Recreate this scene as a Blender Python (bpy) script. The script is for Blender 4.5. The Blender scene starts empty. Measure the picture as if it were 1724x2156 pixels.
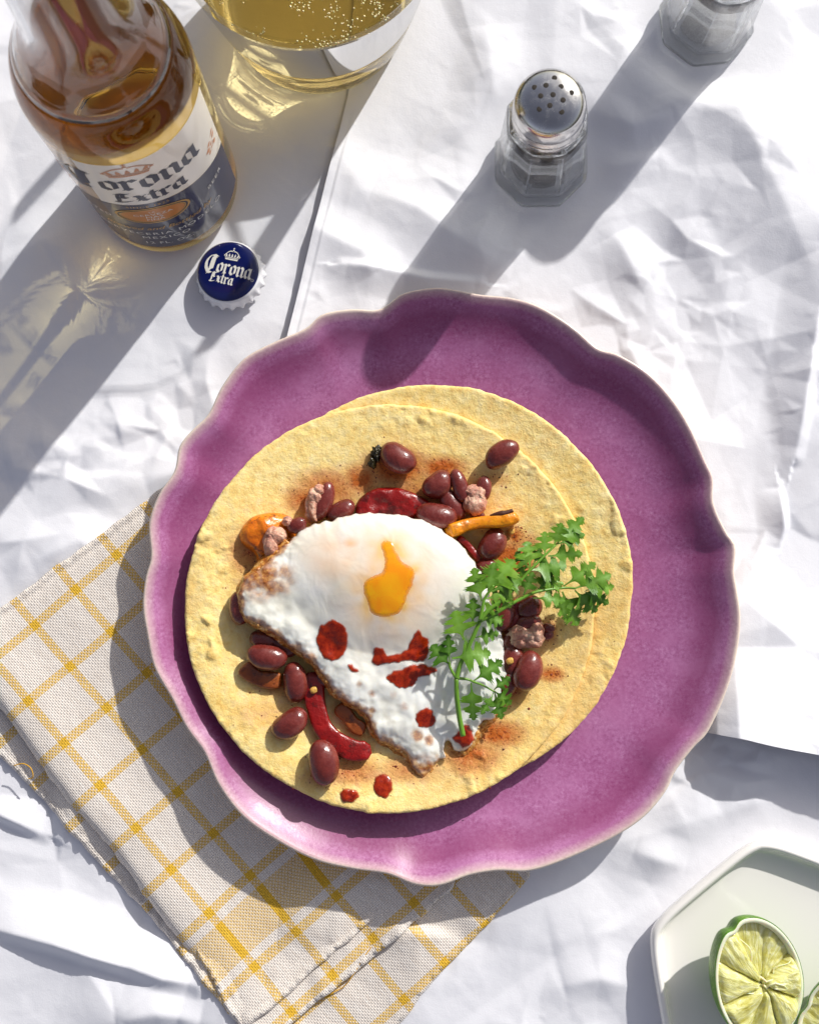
import bpy, bmesh, math, random
import numpy as np
from mathutils import Vector, Matrix, Euler
from mathutils.geometry import delaunay_2d_cdt

# ------------------------------------------------------------------ camera
S = bpy.context.scene
COL = S.collection
H = 0.54                      # camera height above the table, metres
FPX = 2760.0                  # focal length in pixels of the 1724 x 2156 survey picture
CU, CV = 862.0, 1078.0
TH = math.atan(232.0 / FPX)   # tilt away from straight down
cam = bpy.data.cameras.new('camera')
cam.sensor_fit = 'VERTICAL'
cam.sensor_height = 36.0
cam.lens = 36.0 * FPX / 2156.0
cam.clip_start, cam.clip_end = 0.01, 50.0
cam.dof.use_dof = True
cam.dof.focus_distance = 0.515
cam.dof.aperture_fstop = 16.0
camo = bpy.data.objects.new('camera', cam)
COL.objects.link(camo)
camo.location = (0, 0, H)
camo.rotation_euler = (TH, 0, 0)
S.camera = camo

# ------------------------------------------------------------------ sky, sun, exposure
SUN_EL = math.radians(29.5)
SUN_AZ = math.radians(36.5)   # clockwise from +Y: the sun stands up and to the right of the picture
w = bpy.data.worlds.new('World')
S.world = w
w.use_nodes = True
wn = w.node_tree
sky = wn.nodes.new('ShaderNodeTexSky')
sky.sky_type = 'NISHITA'
sky.sun_disc = False
sky.sun_elevation = SUN_EL
sky.sun_rotation = SUN_AZ
sky.air_density = 1.0
sky.dust_density = 2.5
sky.ozone_density = 1.0
hs = wn.nodes.new('ShaderNodeHueSaturation')
hs.inputs['Saturation'].default_value = 0.52
hs.inputs['Hue'].default_value = 0.525
wn.links.new(sky.outputs[0], hs.inputs['Color'])
wn.links.new(hs.outputs[0], wn.nodes['Background'].inputs[0])
wn.nodes['Background'].inputs[1].default_value = 0.104
sun = bpy.data.lights.new('sun', 'SUN')
sun.energy = 4.25
sun.angle = math.radians(0.9)
sun.color = (1.0, 0.975, 0.93)
sun.cycles.is_caustics_light = True
suno = bpy.data.objects.new('sun', sun)
COL.objects.link(suno)
SD = Vector((math.sin(SUN_AZ) * math.cos(SUN_EL), math.cos(SUN_AZ) * math.cos(SUN_EL), math.sin(SUN_EL)))
suno.rotation_euler = (-SD).to_track_quat('-Z', 'Y').to_euler()
suno.location = SD * 2
S.view_settings.view_transform = 'Standard'
S.view_settings.look = 'None'
S.view_settings.exposure = 0.0
S.view_settings.gamma = 1.0
S.view_settings.use_curve_mapping = False
S.cycles.use_denoising = True
S.cycles.max_bounces = 16
S.cycles.transmission_bounces = 16
S.cycles.transparent_max_bounces = 16
S.cycles.caustics_reflective = False
S.cycles.caustics_refractive = True
S.cycles.blur_glossy = 0.3
S.cycles.sample_clamp_indirect = 4.0

# ------------------------------------------------------------------ helpers
rnd = random.Random(7)
CT, ST = math.cos(TH), math.sin(TH)


def P(u, v, z=0.0):
    """survey picture point -> world point on the level z"""
    x, y = (u - CU) / FPX, -(v - CV) / FPX
    dx, dy, dz = x, y * CT + ST, y * ST - CT
    t = (z - H) / dz
    return np.array((dx * t, dy * t, z))


def PP(pts, z=0.0):
    return np.array([P(u, v, z) for u, v in pts])


def PF(u, v, f, off=0.0):
    """survey picture point dropped on the height field f"""
    z = 0.02
    for _ in range(6):
        p = P(u, v, z)
        z = float(f(np.array([p[0]]), np.array([p[1]]))[0]) + off
    return P(u, v, z)


PXM = 1.0 / 5200.0   # metres per survey pixel near the food

_rng = np.random.RandomState(3)
_perm = _rng.permutation(512)
_gr = _rng.rand(512) * 2 * math.pi
_gx, _gy = np.cos(_gr), np.sin(_gr)


def noise2(x, y, s=1.0, seed=0):
    x = np.asarray(x, float) * s + seed * 17.31 + 100
    y = np.asarray(y, float) * s + seed * 9.77 + 100
    xi, yi = np.floor(x).astype(int), np.floor(y).astype(int)
    xf, yf = x - xi, y - yi
    u, v = xf * xf * xf * (xf * (xf * 6 - 15) + 10), yf * yf * yf * (yf * (yf * 6 - 15) + 10)

    def g(ix, iy, fx, fy):
        h = _perm[(_perm[ix & 511] + iy) & 511]
        return _gx[h] * fx + _gy[h] * fy
    a = g(xi, yi, xf, yf)
    b = g(xi + 1, yi, xf - 1, yf)
    c = g(xi, yi + 1, xf, yf - 1)
    d = g(xi + 1, yi + 1, xf - 1, yf - 1)
    return (a + u * (b - a)) * (1 - v) + (c + u * (d - c)) * v * 1.0


def fbm(x, y, s, seed=0, o=3):
    r, a = 0, 1.0
    for k in range(o):
        r = r + a * noise2(x, y, s * 2 ** k, seed + k)
        a *= 0.5
    return r


def sstep(a, b, x):
    t = np.clip((np.asarray(x, float) - a) / (b - a), 0, 1)
    return t * t * (3 - 2 * t)


def catmull(pts, n=8, closed=True):
    pts = np.asarray(pts, float)
    m = len(pts)
    out = []
    for i in range(m if closed else m - 1):
        if closed:
            p0, p1, p2, p3 = pts[(i - 1) % m], pts[i], pts[(i + 1) % m], pts[(i + 2) % m]
        else:
            p0, p1, p2, p3 = pts[max(i - 1, 0)], pts[i], pts[i + 1], pts[min(i + 2, m - 1)]
        for k in range(n):
            t = k / n
            out.append(0.5 * ((2 * p1) + (-p0 + p2) * t + (2 * p0 - 5 * p1 + 4 * p2 - p3) * t * t + (-p0 + 3 * p1 - 3 * p2 + p3) * t ** 3))
    if not closed:
        out.append(pts[-1])
    return np.array(out)


def resample(pts, step, closed=True):
    pts = np.asarray(pts, float)
    q = np.vstack([pts, pts[:1]]) if closed else pts
    d = np.r_[0, np.cumsum(np.linalg.norm(np.diff(q, axis=0), axis=1))]
    n = max(6, int(d[-1] / step))
    t = np.linspace(0, d[-1], n, endpoint=not closed)
    return np.stack([np.interp(t, d, q[:, k]) for k in range(q.shape[1])], 1)


def edge_dist(x, y, poly):
    """distance of points to a closed polygon"""
    a = poly
    b = np.roll(poly, -1, 0)
    out = np.full(x.shape, 9.0)
    for i0 in range(0, len(x), 20000):
        px, py = x[i0:i0 + 20000, None], y[i0:i0 + 20000, None]
        ab = b - a
        t = np.clip(((px - a[:, 0]) * ab[:, 0] + (py - a[:, 1]) * ab[:, 1]) / (np.sum(ab * ab, 1) + 1e-15), 0, 1)
        dx, dy = px - a[:, 0] - t * ab[:, 0], py - a[:, 1] - t * ab[:, 1]
        out[i0:i0 + 20000] = np.sqrt((dx * dx + dy * dy).min(1))
    return out


def inside(x, y, poly):
    c = np.zeros(x.shape, bool)
    n = len(poly)
    for i in range(n):
        x1, y1 = poly[i]
        x2, y2 = poly[(i + 1) % n]
        if y1 == y2:
            continue
        k = ((y1 > y) != (y2 > y)) & (x < (x2 - x1) * (y - y1) / (y2 - y1) + x1)
        c ^= k
    return c


# --- mesh to object
def mobj(name, verts, faces, mat=None, parent=None, smooth=True, loc=None):
    me = bpy.data.meshes.new(name)
    me.from_pydata([tuple(map(float, v)) for v in verts], [], [tuple(int(i) for i in f) for f in faces])
    me.update()
    if smooth:
        me.polygons.foreach_set('use_smooth', [True] * len(me.polygons))
    o = bpy.data.objects.new(name, me)
    COL.objects.link(o)
    if mat:
        me.materials.append(mat)
    if parent is not None:
        o.parent = parent
    if loc is not None:
        o.location = loc
    return o


def gridfaces(nu, nv, wrap_u=False):
    f = []
    for j in range(nv - 1):
        for i in range(nu if wrap_u else nu - 1):
            a, b = j * nu + i, j * nu + (i + 1) % nu
            f.append((a, b, b + nu, a + nu))
    return f


def fattr(o, name, vals):
    at = o.data.attributes.new(name, 'FLOAT', 'POINT')
    at.data.foreach_set('value', np.asarray(vals, np.float32))


def uvset(o, uv):
    """per-vertex uv array -> uv map"""
    l = o.data.uv_layers.new(name='UVMap')
    idx = np.zeros(len(o.data.loops), int)
    o.data.loops.foreach_get('vertex_index', idx)
    l.data.foreach_set('uv', np.asarray(uv, np.float32)[idx].ravel())


def empty(name, loc=(0, 0, 0), rot=(0, 0, 0)):
    o = bpy.data.objects.new(name, None)
    o.empty_display_size = 0.01
    COL.objects.link(o)
    o.location = loc
    o.rotation_euler = rot
    return o


def tag(o, label, cat, group=None):
    o['label'] = label
    o['category'] = cat
    if group:
        o['group'] = group
    return o


def sheet(name, outline, pitch, ztop, thick, mat, parent=None, jitter=0.25, uvf=None, attrs=None, edge_step=None, zbot=None, seed=1):
    """solid slab over an outline (world xy); ztop(x, y, d) with d = distance to the edge"""
    out = resample(np.asarray(outline)[:, :2], edge_step or pitch)
    lo, hi = out.min(0), out.max(0)
    gx, gy = np.meshgrid(np.arange(lo[0], hi[0], pitch), np.arange(lo[1], hi[1], pitch * 0.87))
    gx[1::2] += pitch / 2
    r = np.random.RandomState(seed)
    gx = (gx + (r.rand(*gx.shape) - .5) * pitch * jitter).ravel()
    gy = (gy + (r.rand(*gy.shape) - .5) * pitch * jitter).ravel()
    k = inside(gx, gy, out)
    gx, gy = gx[k], gy[k]
    if len(gx):
        k = edge_dist(gx, gy, out) > pitch * 0.55
        gx, gy = gx[k], gy[k]
    n = len(out)
    pts = [Vector(p) for p in out] + [Vector((a, b)) for a, b in zip(gx, gy)]
    vs, es, fs, ov, oe, of = delaunay_2d_cdt(pts, [(i, (i + 1) % n) for i in range(n)], [], 1, 1e-7)
    V = np.array([(v.x, v.y) for v in vs])
    d = edge_dist(V[:, 0], V[:, 1], out)
    d[d < 1e-7] = 0
    zt = ztop(V[:, 0], V[:, 1], d)
    zb = (zt - thick) if zbot is None else np.minimum(zbot(V[:, 0], V[:, 1], d), zt - 1e-5)
    m = len(V)
    verts = np.vstack([np.c_[V, zt], np.c_[V, zb]])
    F = []
    ec = {}
    for f in fs:
        a, b, c = f
        if (V[b, 0] - V[a, 0]) * (V[c, 1] - V[a, 1]) - (V[b, 1] - V[a, 1]) * (V[c, 0] - V[a, 0]) < 0:
            a, b, c = a, c, b
        F.append((a, b, c))
        F.append((c + m, b + m, a + m))
        for e in ((a, b), (b, c), (c, a)):
            ec[e] = 1
    for (a, b) in list(ec):
        if (b, a) not in ec:
            F.append((b, a, a + m, b + m))
    o = mobj(name, verts, F, mat, parent)
    if uvf:
        uu = uvf(V[:, 0], V[:, 1])
        uvset(o, np.vstack([uu, uu]))
    if attrs:
        for an, fn in attrs.items():
            a = fn(V[:, 0], V[:, 1], d)
            fattr(o, an, np.r_[a, a])
    return o


def lathe(name, prof, n, mat, parent=None, smooth=True, closed=False, sharp=None):
    """prof: list of (r, z); closed joins last to first"""
    vs, idx = [], []
    for r, z in prof:
        if r < 1e-7:
            idx.append([len(vs)] * n)
            vs.append((0, 0, z))
        else:
            idx.append(list(range(len(vs), len(vs) + n)))
            for i in range(n):
                a = 2 * math.pi * i / n
                vs.append((r * math.cos(a), r * math.sin(a), z))
    F = []
    rng = range(len(prof) if closed else len(prof) - 1)
    for j in rng:
        A, B = idx[j], idx[(j + 1) % len(prof)]
        for i in range(n):
            f = [A[i], A[(i + 1) % n], B[(i + 1) % n], B[i]]
            g = []
            for q in f:
                if q not in g:
                    g.append(q)
            if len(g) > 2:
                F.append(tuple(g))
    o = mobj(name, vs, F, mat, parent, smooth)
    bm = bmesh.new()
    bm.from_mesh(o.data)
    bmesh.ops.recalc_face_normals(bm, faces=bm.faces)
    bm.to_mesh(o.data)
    bm.free()
    if sharp:
        o.data.set_sharp_from_angle(angle=math.radians(sharp))
    return o


def tube(name, path, rad, mat, parent=None, n=8, flat=1.0, up=None, boxy=None):
    """swept tube; rad: list or float; flat squashes it along the up axis"""
    path = np.asarray(path, float)
    m = len(path)
    rad = np.full(m, rad) if np.isscalar(rad) else np.asarray(rad, float)
    vs = []
    tg = np.gradient(path, axis=0)
    tg /= np.linalg.norm(tg, axis=1)[:, None] + 1e-12
    U = np.array((0, 0, 1.0)) if up is None else np.asarray(up, float)
    for i in range(m):
        s = np.cross(tg[i], U)
        ln = np.linalg.norm(s)
        s = s / ln if ln > 1e-6 else np.array((1.0, 0, 0))
        u2 = np.cross(s, tg[i])
        for k in range(n):
            a = 2 * math.pi * k / n
            ca, sa = math.cos(a), math.sin(a)
            if boxy:
                ca, sa = math.copysign(abs(ca) ** boxy, ca), math.copysign(abs(sa) ** boxy, sa)
            vs.append(path[i] + s * ca * rad[i] + u2 * sa * rad[i] * flat)
    F = gridfaces(n, m, True)
    vs.append(path[0])
    vs.append(path[-1])
    c0, c1 = len(vs) - 2, len(vs) - 1
    for k in range(n):
        F.append((c0, (k + 1) % n, k))
        F.append((c1, (m - 1) * n + k, (m - 1) * n + (k + 1) % n))
    return mobj(name, vs, F, mat, parent)


# --- materials
class M:
    def __init__(s, name):
        s.m = bpy.data.materials.new(name)
        s.m.use_nodes = True
        s.t = s.m.node_tree
        s.b = s.t.nodes['Principled BSDF']

    def n(s, typ, **kw):
        nd = s.t.nodes.new(typ)
        for k, v in kw.items():
            if k in nd.inputs:
                nd.inputs[k].default_value = v
            else:
                setattr(nd, k, v)
        return nd

    def l(s, a, b):
        s.t.links.new(a, b)

    def set(s, **kw):
        for k, v in kw.items():
            k = k.replace('_', ' ')
            i = s.b.inputs[k]
            i.default_value = (*v, 1) if isinstance(v, tuple) and len(v) == 3 and i.type == 'RGBA' else v
        return s

    def coord(s, kind='Object'):
        return s.n('ShaderNodeTexCoord').outputs[kind]

    def noise(s, scale, detail=3, rough=.55, vec=None, dist=0):
        nd = s.n('ShaderNodeTexNoise', Scale=scale, Detail=detail, Roughness=rough, Distortion=dist)
        s.l(vec if vec is not None else s.coord(), nd.inputs['Vector'])
        return nd.outputs['Fac']

    def ramp(s, fac, stops, interp='LINEAR'):
        nd = s.n('ShaderNodeValToRGB')
        cr = nd.color_ramp
        cr.interpolation = interp
        while len(cr.elements) < len(stops):
            cr.elements.new(0.5)
        for e, (p, c) in zip(cr.elements, stops):
            e.position = p
            e.color = (*c, 1) if not np.isscalar(c) else (c, c, c, 1)
        s.l(fac, nd.inputs[0])
        return nd.outputs[0]

    def mix(s, fac, a, b, mode='MIX'):
        nd = s.n('ShaderNodeMix', data_type='RGBA', blend_type=mode)
        for sock, v in ((nd.inputs[0], fac), (nd.inputs[6], a), (nd.inputs[7], b)):
            if isinstance(v, bpy.types.NodeSocket):
                s.l(v, sock)
            elif isinstance(v, tuple):
                sock.default_value = (*v, 1)
            else:
                sock.default_value = v
        return nd.outputs[2]

    def math(s, op, a, b=None, c=None):
        nd = s.n('ShaderNodeMath', operation=op)
        for i, v in enumerate((a, b, c)):
            if v is None:
                continue
            if isinstance(v, bpy.types.NodeSocket):
                s.l(v, nd.inputs[i])
            else:
                nd.inputs[i].default_value = v
        return nd.outputs[0]

    def attr(s, name):
        return s.n('ShaderNodeAttribute', attribute_name=name).outputs['Fac']

    def bump(s, h, strength=.3, dist=.001):
        nd = s.n('ShaderNodeBump', Strength=strength, Distance=dist)
        s.l(h, nd.inputs['Height'])
        prev = s.b.inputs['Normal'].links
        if prev:
            s.l(prev[0].from_socket, nd.inputs['Normal'])
        s.l(nd.outputs[0], s.b.inputs['Normal'])

    def color(s, sock):
        s.l(sock, s.b.inputs['Base Color'])

    def rough(s, sock):
        s.l(sock, s.b.inputs['Roughness'])


def srgb(r, g, b):
    f = lambda c: (c / 255 / 12.92) if c <= 10 else ((c / 255 + .055) / 1.055) ** 2.4
    return (f(r), f(g), f(b))


def plain(name, col, rough=.5, **kw):
    return M(name).set(Base_Color=col, Roughness=rough, **kw).m


def mat_paper():
    m = M('white_paper').set(Roughness=.62, Specular_IOR_Level=.35)
    n1 = m.noise(9, 4)
    m.color(m.ramp(n1, [(.3, (.775, .772, .812)), (.7, (.825, .822, .858))]))
    m.bump(m.noise(1500, 3, .7), .16, .0004)
    m.bump(m.noise(120, 4, .55), .16, .0012)
    return m.m


MAT = {}
MAT['paper'] = mat_paper()


def mat_glass(name, col, ior, dens=None, vcol=None, rough=0.0):
    m = M(name).set(Base_Color=col, Roughness=rough, IOR=ior, Transmission_Weight=1.0)
    if dens:
        v = m.n('ShaderNodeVolumeAbsorption', Density=dens)
        v.inputs[0].default_value = (*vcol, 1)
        m.l(v.outputs[0], m.t.nodes['Material Output'].inputs['Volume'])
    return m.m


MAT['glass'] = mat_glass('clear_glass', (.98, .99, .99), 1.48)
_m = M('thin_clear_glass')
_t = _m.n('ShaderNodeBsdfTransparent')
_t.inputs[0].default_value = (.97, .975, .975, 1)
_g = _m.n('ShaderNodeBsdfGlossy', Roughness=.01)
_f = _m.n('ShaderNodeLayerWeight', Blend=.09)
_x = _m.n('ShaderNodeMixShader')
_m.l(_f.outputs['Fresnel'], _x.inputs[0])
_m.l(_t.outputs[0], _x.inputs[1])
_m.l(_g.outputs[0], _x.inputs[2])
_m.l(_x.outputs[0], _m.t.nodes['Material Output'].inputs[0])
MAT['thin_glass'] = _m.m
_m = M('pressed_glass').set(Base_Color=(.99, 1, 1), Roughness=.0, IOR=1.45, Transmission_Weight=1.0)
_t = _m.n('ShaderNodeBsdfTransparent')
_t.inputs[0].default_value = (.97, .98, .98, 1)
_x = _m.n('ShaderNodeMixShader')
_x.inputs[0].default_value = .34
_m.l(_m.b.outputs[0], _x.inputs[1])
_m.l(_t.outputs[0], _x.inputs[2])
_m.l(_x.outputs[0], _m.t.nodes['Material Output'].inputs[0])
MAT['pressed_glass'] = _m.m
MAT['beer_bottle'] = mat_glass('amber_beer', (1.0, .86, .42), 1.36, 17, (.86, .67, .14))
MAT['beer_glass'] = mat_glass('golden_beer', (1.0, .85, .40), 1.36, 7, (1.0, .80, .22))

_m = M.__new__(M)
_m.m = MAT['beer_glass']
_m.t = _m.m.node_tree
_m.b = _m.t.nodes['Principled BSDF']
_t = _m.n('ShaderNodeBsdfTransparent')
_t.inputs[0].default_value = (1.0, .86, .48, 1)
_x = _m.n('ShaderNodeMixShader')
_x.inputs[0].default_value = .12
_m.l(_m.b.outputs[0], _x.inputs[1])
_m.l(_t.outputs[0], _x.inputs[2])
_m.l(_x.outputs[0], _m.t.nodes['Material Output'].inputs[0])

# ------------------------------------------------------------------ table paper (two crumpled sheets)
GX0, GY0, GP = -.30, -.32, .0007
GNX, GNY = 880, 980
gxx = GX0 + GP * np.arange(GNX)
gyy = GY0 + GP * np.arange(GNY)


def facet_map(spacing, amp, seed, blur):
    """linear interpolation over a scatter of points at random heights: flat facets that meet in creases"""
    r = np.random.RandomState(seed)
    nx, ny = int(.66 / spacing) + 3, int(.74 / spacing) + 3
    pts = [(GX0 - .02 + (i - .5 + r.rand() * .95) * spacing, GY0 - .02 + (j - .5 + r.rand() * .95) * spacing) for i in range(nx) for j in range(ny)]
    pts = np.array(pts)
    hz = r.randn(len(pts)) * amp
    vs, es, fs, *_ = delaunay_2d_cdt([Vector(p) for p in pts], [], [], 0, 1e-7)
    out = np.zeros((GNY, GNX))
    V = np.array([(v.x, v.y) for v in vs])
    for f in fs:
        A, B, C = V[f[0]], V[f[1]], V[f[2]]
        i0, i1 = int(max(0, math.floor((min(A[0], B[0], C[0]) - GX0) / GP))), int(min(GNX, math.ceil((max(A[0], B[0], C[0]) - GX0) / GP) + 1))
        j0, j1 = int(max(0, math.floor((min(A[1], B[1], C[1]) - GY0) / GP))), int(min(GNY, math.ceil((max(A[1], B[1], C[1]) - GY0) / GP) + 1))
        if i1 <= i0 or j1 <= j0:
            continue
        X, Y = np.meshgrid(gxx[i0:i1], gyy[j0:j1])
        det = (B[1] - C[1]) * (A[0] - C[0]) + (C[0] - B[0]) * (A[1] - C[1])
        l1 = ((B[1] - C[1]) * (X - C[0]) + (C[0] - B[0]) * (Y - C[1])) / det
        l2 = ((C[1] - A[1]) * (X - C[0]) + (A[0] - C[0]) * (Y - C[1])) / det
        l3 = 1 - l1 - l2
        k = (l1 >= -1e-9) & (l2 >= -1e-9) & (l3 >= -1e-9)
        out[j0:j1, i0:i1][k] = (l1 * hz[f[0]] + l2 * hz[f[1]] + l3 * hz[f[2]])[k]
    for _ in range(blur):
        p = np.pad(out, 1, mode='edge')
        out = (p[:-2, 1:-1] + p[2:, 1:-1] + p[1:-1, :-2] + p[1:-1, 2:] + 2 * p[1:-1, 1:-1]) / 6
    return out


GXm, GYm = np.meshgrid(gxx, gyy)


def tent(out, pts, z, width, height, soft=.0012, side=0):
    """a fold: ridge along a picture polyline"""
    q = PP(pts, z)[:, :2]
    best = np.full(out.shape, 9.0)
    sgn = np.zeros(out.shape)
    tt = np.zeros(out.shape)
    L = np.r_[0, np.cumsum(np.linalg.norm(np.diff(q, axis=0), axis=1))]
    for i in range(len(q) - 1):
        a, b = q[i], q[i + 1]
        ab = b - a
        t = np.clip(((GXm - a[0]) * ab[0] + (GYm - a[1]) * ab[1]) / (ab @ ab), 0, 1)
        dx, dy = GXm - a[0] - t * ab[0], GYm - a[1] - t * ab[1]
        d = np.sqrt(dx * dx + dy * dy)
        k = d < best
        best[k] = d[k]
        sgn[k] = np.sign(ab[0] * dy - ab[1] * dx)[k]
        tt[k] = ((L[i] + t * (L[i + 1] - L[i])) / L[-1])[k]
    d = np.sqrt(best ** 2 + soft ** 2) - soft
    w_ = np.where(sgn * side < 0, width * .28, width)
    prof = np.clip(1 - d / w_, 0, 1) ** 1.4
    out += height * prof * np.sin(np.pi * np.clip(tt, .04, .96)) ** .5


def paper_map(seed, folds):
    m1 = facet_map(.066, .0032, seed, 3)
    m2 = facet_map(.029, .0021, seed + 1, 0)
    m3 = facet_map(.0125, .00080, seed + 2, 0)
    m4 = facet_map(.0058, .00028, seed + 3, 0)
    mask = sstep(-.25, .35, noise2(GXm, GYm, 9, seed))
    mask2 = sstep(-.05, .45, noise2(GXm, GYm, 16, seed + 5))
    h = m1 * .8 + m2 * (.25 + .8 * mask) + m3 * (.22 + 1.2 * mask2) + m4 * (.18 + 1.5 * mask * mask2)
    for f in folds:
        tent(h, *f)
    return h


# footprints where things press the sheets flat (picture point, radius in metres)
BOT = P(352, 388, 0)
GLS = P(672, 23, 0)
SH1 = P(1136, 347, 0)
SH2 = P(1481, 52, 0)
CAPP = P(489, 585, 0)
PLT = P(930, 1233, .019)
DISH = P(1668, 2075, .0)
FOOT = [(BOT, .033, .036), (GLS, .040, .034), (SH1, .022, .020), (SH2, .022, .020), (CAPP, .015, .016), (PLT, .074, .04), (P(1700, 2090, .0), .058, .022)]


def flat_mask(x, y):
    k = np.ones_like(x)
    for c, r, w_ in FOOT:
        k *= sstep(r, r + w_, np.hypot(x - c[0], y - c[1]))
    return k


def sampler(hm):
    def f(x, y):
        i = np.clip((np.asarray(x) - GX0) / GP, 0, GNX - 1.001)
        j = np.clip((np.asarray(y) - GY0) / GP, 0, GNY - 1.001)
        i0, j0 = i.astype(int), j.astype(int)
        a, b = i - i0, j - j0
        return (hm[j0, i0] * (1 - a) + hm[j0, i0 + 1] * a) * (1 - b) + (hm[j0 + 1, i0] * (1 - a) + hm[j0 + 1, i0 + 1] * a) * b
    return f


low_map = sampler(paper_map(11, [
    ([(-40, 1950), (120, 1985), (250, 2025), (420, 2070)], .002, .020, .0065, .0008, 1),
    ([(-40, 1700), (40, 1735), (90, 1760)], .002, .014, .004, .0008, 1),
    ([(60, 1190), (170, 1140), (240, 1165), (300, 1210)], .002, .014, .0030),
    ([(165, 1210), (190, 1300), (205, 1400)], .002, .018, .0025),
    ([(300, 1020), (390, 990), (460, 985)], .002, .010, .0022),
    ([(0, 960), (90, 930), (150, 960)], .002, .022, .0030),
    ([(240, 2150), (330, 2130), (430, 2150)], .002, .018, .006),
    ([(1150, 1990), (1300, 1960), (1400, 1900)], .002, .025, .0035),
    ([(1180, 2080), (1260, 2060), (1340, 2085)], .002, .016, .0035),
    ([(1330, 1790), (1400, 1815), (1450, 1830)], .002, .010, .0025),
]))
up_map = sampler(paper_map(23, [
    ([(1745, 500), (1712, 700), (1690, 850), (1672, 960)], .004, .016, .0062, .0006, -1),
    ([(1640, 1020), (1650, 1110), (1640, 1160)], .004, .010, .0040, .0006, -1),
    ([(770, 400), (880, 440), (960, 500), (1050, 560)], .003, .018, .0035),
    ([(720, 560), (800, 570), (900, 590), (1010, 600)], .003, .012, .0035, .0006, -1),
    ([(1480, 130), (1560, 260), (1640, 430), (1700, 560)], .003, .045, .0070),
    ([(1290, 490), (1330, 560), (1370, 600)], .003, .016, .0030),
    ([(1230, 230), (1330, 270), (1420, 250)], .003, .010, .0026),
    ([(1200, 330), (1300, 350), (1390, 335)], .003, .010, .0026),
    ([(1020, 40), (1040, 200), (980, 330)], .003, .020, .0030),
    ([(640, 470), (760, 530), (790, 590)], .003, .014, .0028),
]))

LEFT = [(762, -260), (745, 60), (732, 195), (712, 280), (694, 350), (671, 440), (656, 500), (641, 560), (622, 640), (607, 700), (585, 800), (580, 1000), (640, 1300)]
LEFTW = PP(LEFT, .004)
BOTW = np.vstack([PP([(560, 1290), (1000, 1420), (1300, 1505)], .004), PP([(1478, 1541)], .008), PP([(1512, 1547)], .014), PP([(1560, 1556)], .0195), PP([(1620, 1570)], .0205),
                  PP([(1680, 1584)], .0205), PP([(1730, 1592)], .020), PP([(1900, 1640)], .019)])


def fL(y):
    o = np.argsort(LEFTW[:, 1])
    return np.interp(y, LEFTW[o, 1], LEFTW[o, 0])


def fB(x):
    return np.interp(x, BOTW[:, 0], BOTW[:, 1]) + .0006 * noise2(x, x * 0, 60, 4)


def up_z(x, y):
    """top of the upper sheet"""
    dl, db = x - fL(y), y - fB(x)
    k = flat_mask(x, y)
    z = .0012 + np.maximum(up_map(x, y), -.0022) * k
    z = z + .0038 * np.exp(-(np.maximum(dl, 0) / .009) ** 1.3) * k * sstep(-.02, .05, y - .02)
    # the double ply along the left edge
    z = z + np.where(dl > .0036, .00045, 0) * sstep(.0, .04, y) * k
    hb = np.interp(x, BOTW[:, 0], BOTW[:, 2]) - .004
    fade = sstep(.080, .120, np.hypot(x - PLT[0], y - PLT[1]) + .0)
    z = z + hb * np.exp(-(np.maximum(db, 0) / .045) ** 1.25) * fade
    return z


def low_z(x, y):
    k = flat_mask(x, y)
    z = np.maximum(low_map(x, y), -.0022) * k
    ins = sstep(-.004, .012, np.minimum(x - fL(y), y - fB(x)))
    return z * (1 - ins) - .0035 * ins


xs_ = np.r_[np.linspace(-.38, -.30, 4, endpoint=False), np.linspace(-.30, -.195, 24, endpoint=False), np.linspace(-.195, .195, 520), np.linspace(.195, .30, 25)[1:], np.linspace(.30, .38, 4)[1:]]
ys_ = np.r_[np.linspace(-.45, -.32, 5, endpoint=False), np.linspace(-.32, -.215, 24, endpoint=False), np.linspace(-.215, .285, 660), np.linspace(.285, .36, 20)[1:], np.linspace(.36, .38, 3)[1:]]
gx, gy = np.meshgrid(xs_, ys_)
gz = low_z(gx, gy)
o = mobj('ground', np.c_[gx.ravel(), gy.ravel(), gz.ravel()], gridfaces(len(xs_), len(ys_)), MAT['paper'])
o['kind'] = 'structure'
o['label'] = 'crumpled white paper covering the table'
o.cycles.is_caustics_receiver = True

NU, NV = 440, 540
s_, t_ = np.meshgrid(np.r_[np.linspace(0, .66, NU - 30, endpoint=False), np.linspace(.66, 1, 30)], np.r_[np.linspace(0, .84, NV - 30, endpoint=False), np.linspace(.84, 1, 30)])
X, Y = np.full(s_.shape, .1), np.full(s_.shape, .1)
for _ in range(30):
    X = fL(Y) + s_ * (.32 - fL(Y))
    Y = fB(X) + t_ * (.38 - fB(X))
Z = up_z(X, Y)
nv = X.size
top = np.c_[X.ravel(), Y.ravel(), Z.ravel()]
rim = [i for i in range(NU)] + [NU * j + NU - 1 for j in range(1, NV)] + [NU * (NV - 1) + i for i in range(NU - 2, -1, -1)] + [NU * j for j in range(NV - 2, 0, -1)]
bot = top[rim] - np.array((0, 0, .0003))
F3 = [(rim[(i + 1) % len(rim)], rim[i], nv + i, nv + (i + 1) % len(rim)) for i in range(len(rim))]
o = mobj('paper_sheet', np.vstack([top, bot]), gridfaces(NU, NV) + F3, MAT['paper'])
o.data.set_sharp_from_angle(angle=math.radians(60))
tag(o, 'crumpled white paper sheet with lifted edge lying under the salt and pepper shakers', 'paper')
o.cycles.is_caustics_receiver = True

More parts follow.
